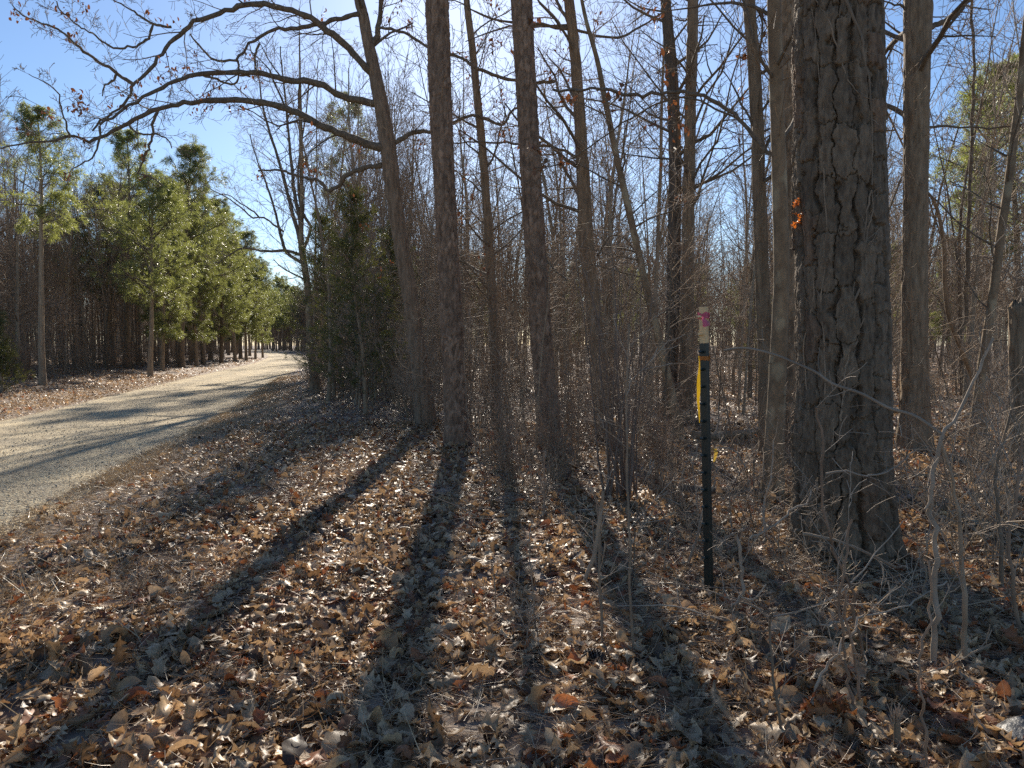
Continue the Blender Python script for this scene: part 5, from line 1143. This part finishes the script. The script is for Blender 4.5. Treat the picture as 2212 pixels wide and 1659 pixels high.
def leaf_clumps():
    rg = np.random.default_rng(21)
    spots = [(1050, 992, .55, 7, "orange dead leaves hanging on a seedling right of central pine"), (1062, 1088, .35, 4, "big upright tan leaf on a stem right of central shadow"), (1232, 1030, .5, 5, "dark red-brown leaves standing left of shaggy shrub"), (1790, 1575, .16, 12, "heap of large orange-brown oak leaves at the lower right"), (1815, 1500, .2, 5, "pair of big pale leaves standing among slim stems"), (515, 1038, .12, 4, "rust leaves standing up on the left verge")]
    for px, py, h, n, lab in spots:
        b = on_ground(px, py + h * 0); z = gz1(b.x, b.y); P = rg.normal(0, .05, (n, 3)) * np.array([1, .8, .5]) + np.array([0, 0, h * .45 * (.3 if n > 10 else 1)])
        col = np.array([(.40, .17, .06), (.34, .12, .05), (.42, .26, .14)])[rg.integers(0, 3, n)] if "tan" not in lab and "pale" not in lab else np.tile([(.42, .31, .21)], (n, 1))
        V, Q, T = leaf_arrays(P, rg.random(n) * 6.28, rg.normal(.7, .5, n), rg.normal(.2, .7, n), .10 + .06 * rg.random(n), rg.random(n) + .3, np.abs(rg.normal(1, .5, n)) + .2, rg.normal(0, 1, n) + .02, col, (11, 5), rg)
        root = thing("leaf_clump", lab, "dead leaves", (b.x, b.y, z)); link("leaves", raw_mesh("leaves", V, Q, M['litter'], T), root)
        if n < 10:
            tb = Tubes(); q, _ = wig(Vector((0, 0, -.03)), Vector((.05, 0, 1)), h * .45 + .1, 6, .08, .02, random.Random(3)); tb.add(q, [.003, .003, .0025, .002, .002, .0015], 5); link("stem", tb.mesh("stem", M['twig_red']), root)
leaf_clumps()

def tangles():
    rg = random.Random(91)
    for i, (px, py, k, sc, lab) in enumerate([(2060, 1190, 3, .95, "tangled low pale shrub between the forked grey sapling and plated pine"), (2150, 1240, 0, .55, "thin-stemmed shrub right of the forked grey sapling"), (2195, 1120, 2, .55, "brown twiggy shrub at the right edge, halfway up"), (1985, 1120, 3, .9, "low pale shrub right beside the plated pine's foot"),
                                             (1640, 1160, 3, .85, "low pale shrub between fence post and plated pine"), (1560, 1240, 3, .6, "small tangled shrub at the foot of the fence post"), (1450, 1130, 1, .5, "reddish small shrub left of the fence post's foot"), (2110, 1050, 1, .75, "reddish tangled shrub below the leaning pale trunk"), (1730, 1280, 3, .5, "small twiggy shrub in front of the plated pine's left foot"),
                                             (1200, 1040, 3, .7, "low pale shrub in front of the second scaly pine"), (1140, 1000, 0, .5, "pale bare shrub in front of the thin brown tree"), (1072, 1012, 1, .5, "reddish shrub at the foot of the thin brown tree"), (1165, 1085, 3, .6, "low pale shrub on the leaves left of the shaggy shrub"), (1110, 1060, 1, .6, "reddish low shrub right of the central pine's foot")]):
        p = on_ground(px, py); root = thing("bare_shrub", lab, "shrub", (p.x, p.y, gz1(p.x, p.y)), GH, rg.random() * 6.28, sc); link("stems", HK[k][0], root); link("twigs", HK[k][1], root)
tangles()

def fallen_sticks():
    G_ = "fallen sticks and dead twigs"
    stem("fallen_stick", "dead stick lying across the foot of the big plated pine", "stick", [(1731, 1152), (1805, 1168), (1870, 1193), (1936, 1226)], (7, 5), 'twig', d=3.95, d2=3.6, k=4, group=G_, base_ground=False)
    stem("fallen_stick", "white level twig crossing in front of the plated pine's base", "stick", [(1780, 1023), (1825, 1017), (1862, 1027), (1911, 1021), (1944, 1001), (1976, 972)], (4, 3), 'twig_pale', d=3.8, d2=3.9, k=6, group=G_, base_ground=False)
    stem("fallen_stick", "pale crooked twig rising toward the plated pine's left foot", "stick", [(1620, 1165), (1642, 1150), (1682, 1128), (1719, 1095), (1744, 1087), (1752, 1058)], (5, 3), 'twig_pale', d=4.1, d2=4.2, k=6, group=G_, base_ground=False)
    rg = random.Random(66)
    for i in range(34):
        px = rg.uniform(1560, 2200) if i < 22 else rg.uniform(1020, 1560); py = rg.uniform(1010, 1400) if i < 22 else rg.uniform(960, 1250); b = on_ground(px, py); a = rg.uniform(-.6, .6) + (math.pi if rg.random() < .5 else 0); L = rg.uniform(.35, 1.1)
        pts, _ = wig(Vector((0, 0, rg.uniform(.01, .05))), Vector((math.cos(a), math.sin(a), rg.uniform(-.02, .35))), L, 9, .10, -.02, rg); r0 = rg.uniform(.0025, .0075); tb = Tubes(); tb.add(pts, [r0 * (1 - .6 * k / 8) for k in range(9)], 6)
        where = "right of the plated pine" if px > 1930 else ("between post and plated pine" if px > 1530 else "between central pine and post")
        root = thing("fallen_stick", "thin dead stick lying on the leaves %s" % where, "stick", (b.x, b.y, gz1(b.x, b.y) + .02), G_); link("stem", tb.mesh("stem", M[rg.choice(('twig_pale', 'twig', 'twig'))]), root)
        g = Grow(rg, levels=1, rmin=.0014, jit=.15, cut=.5); g.sprout(pts, r0, r0 * .5, L * .6, 1, 4); link("twigs", g.thin.mesh("twigs", M['twig_pale']), root)
fallen_sticks()
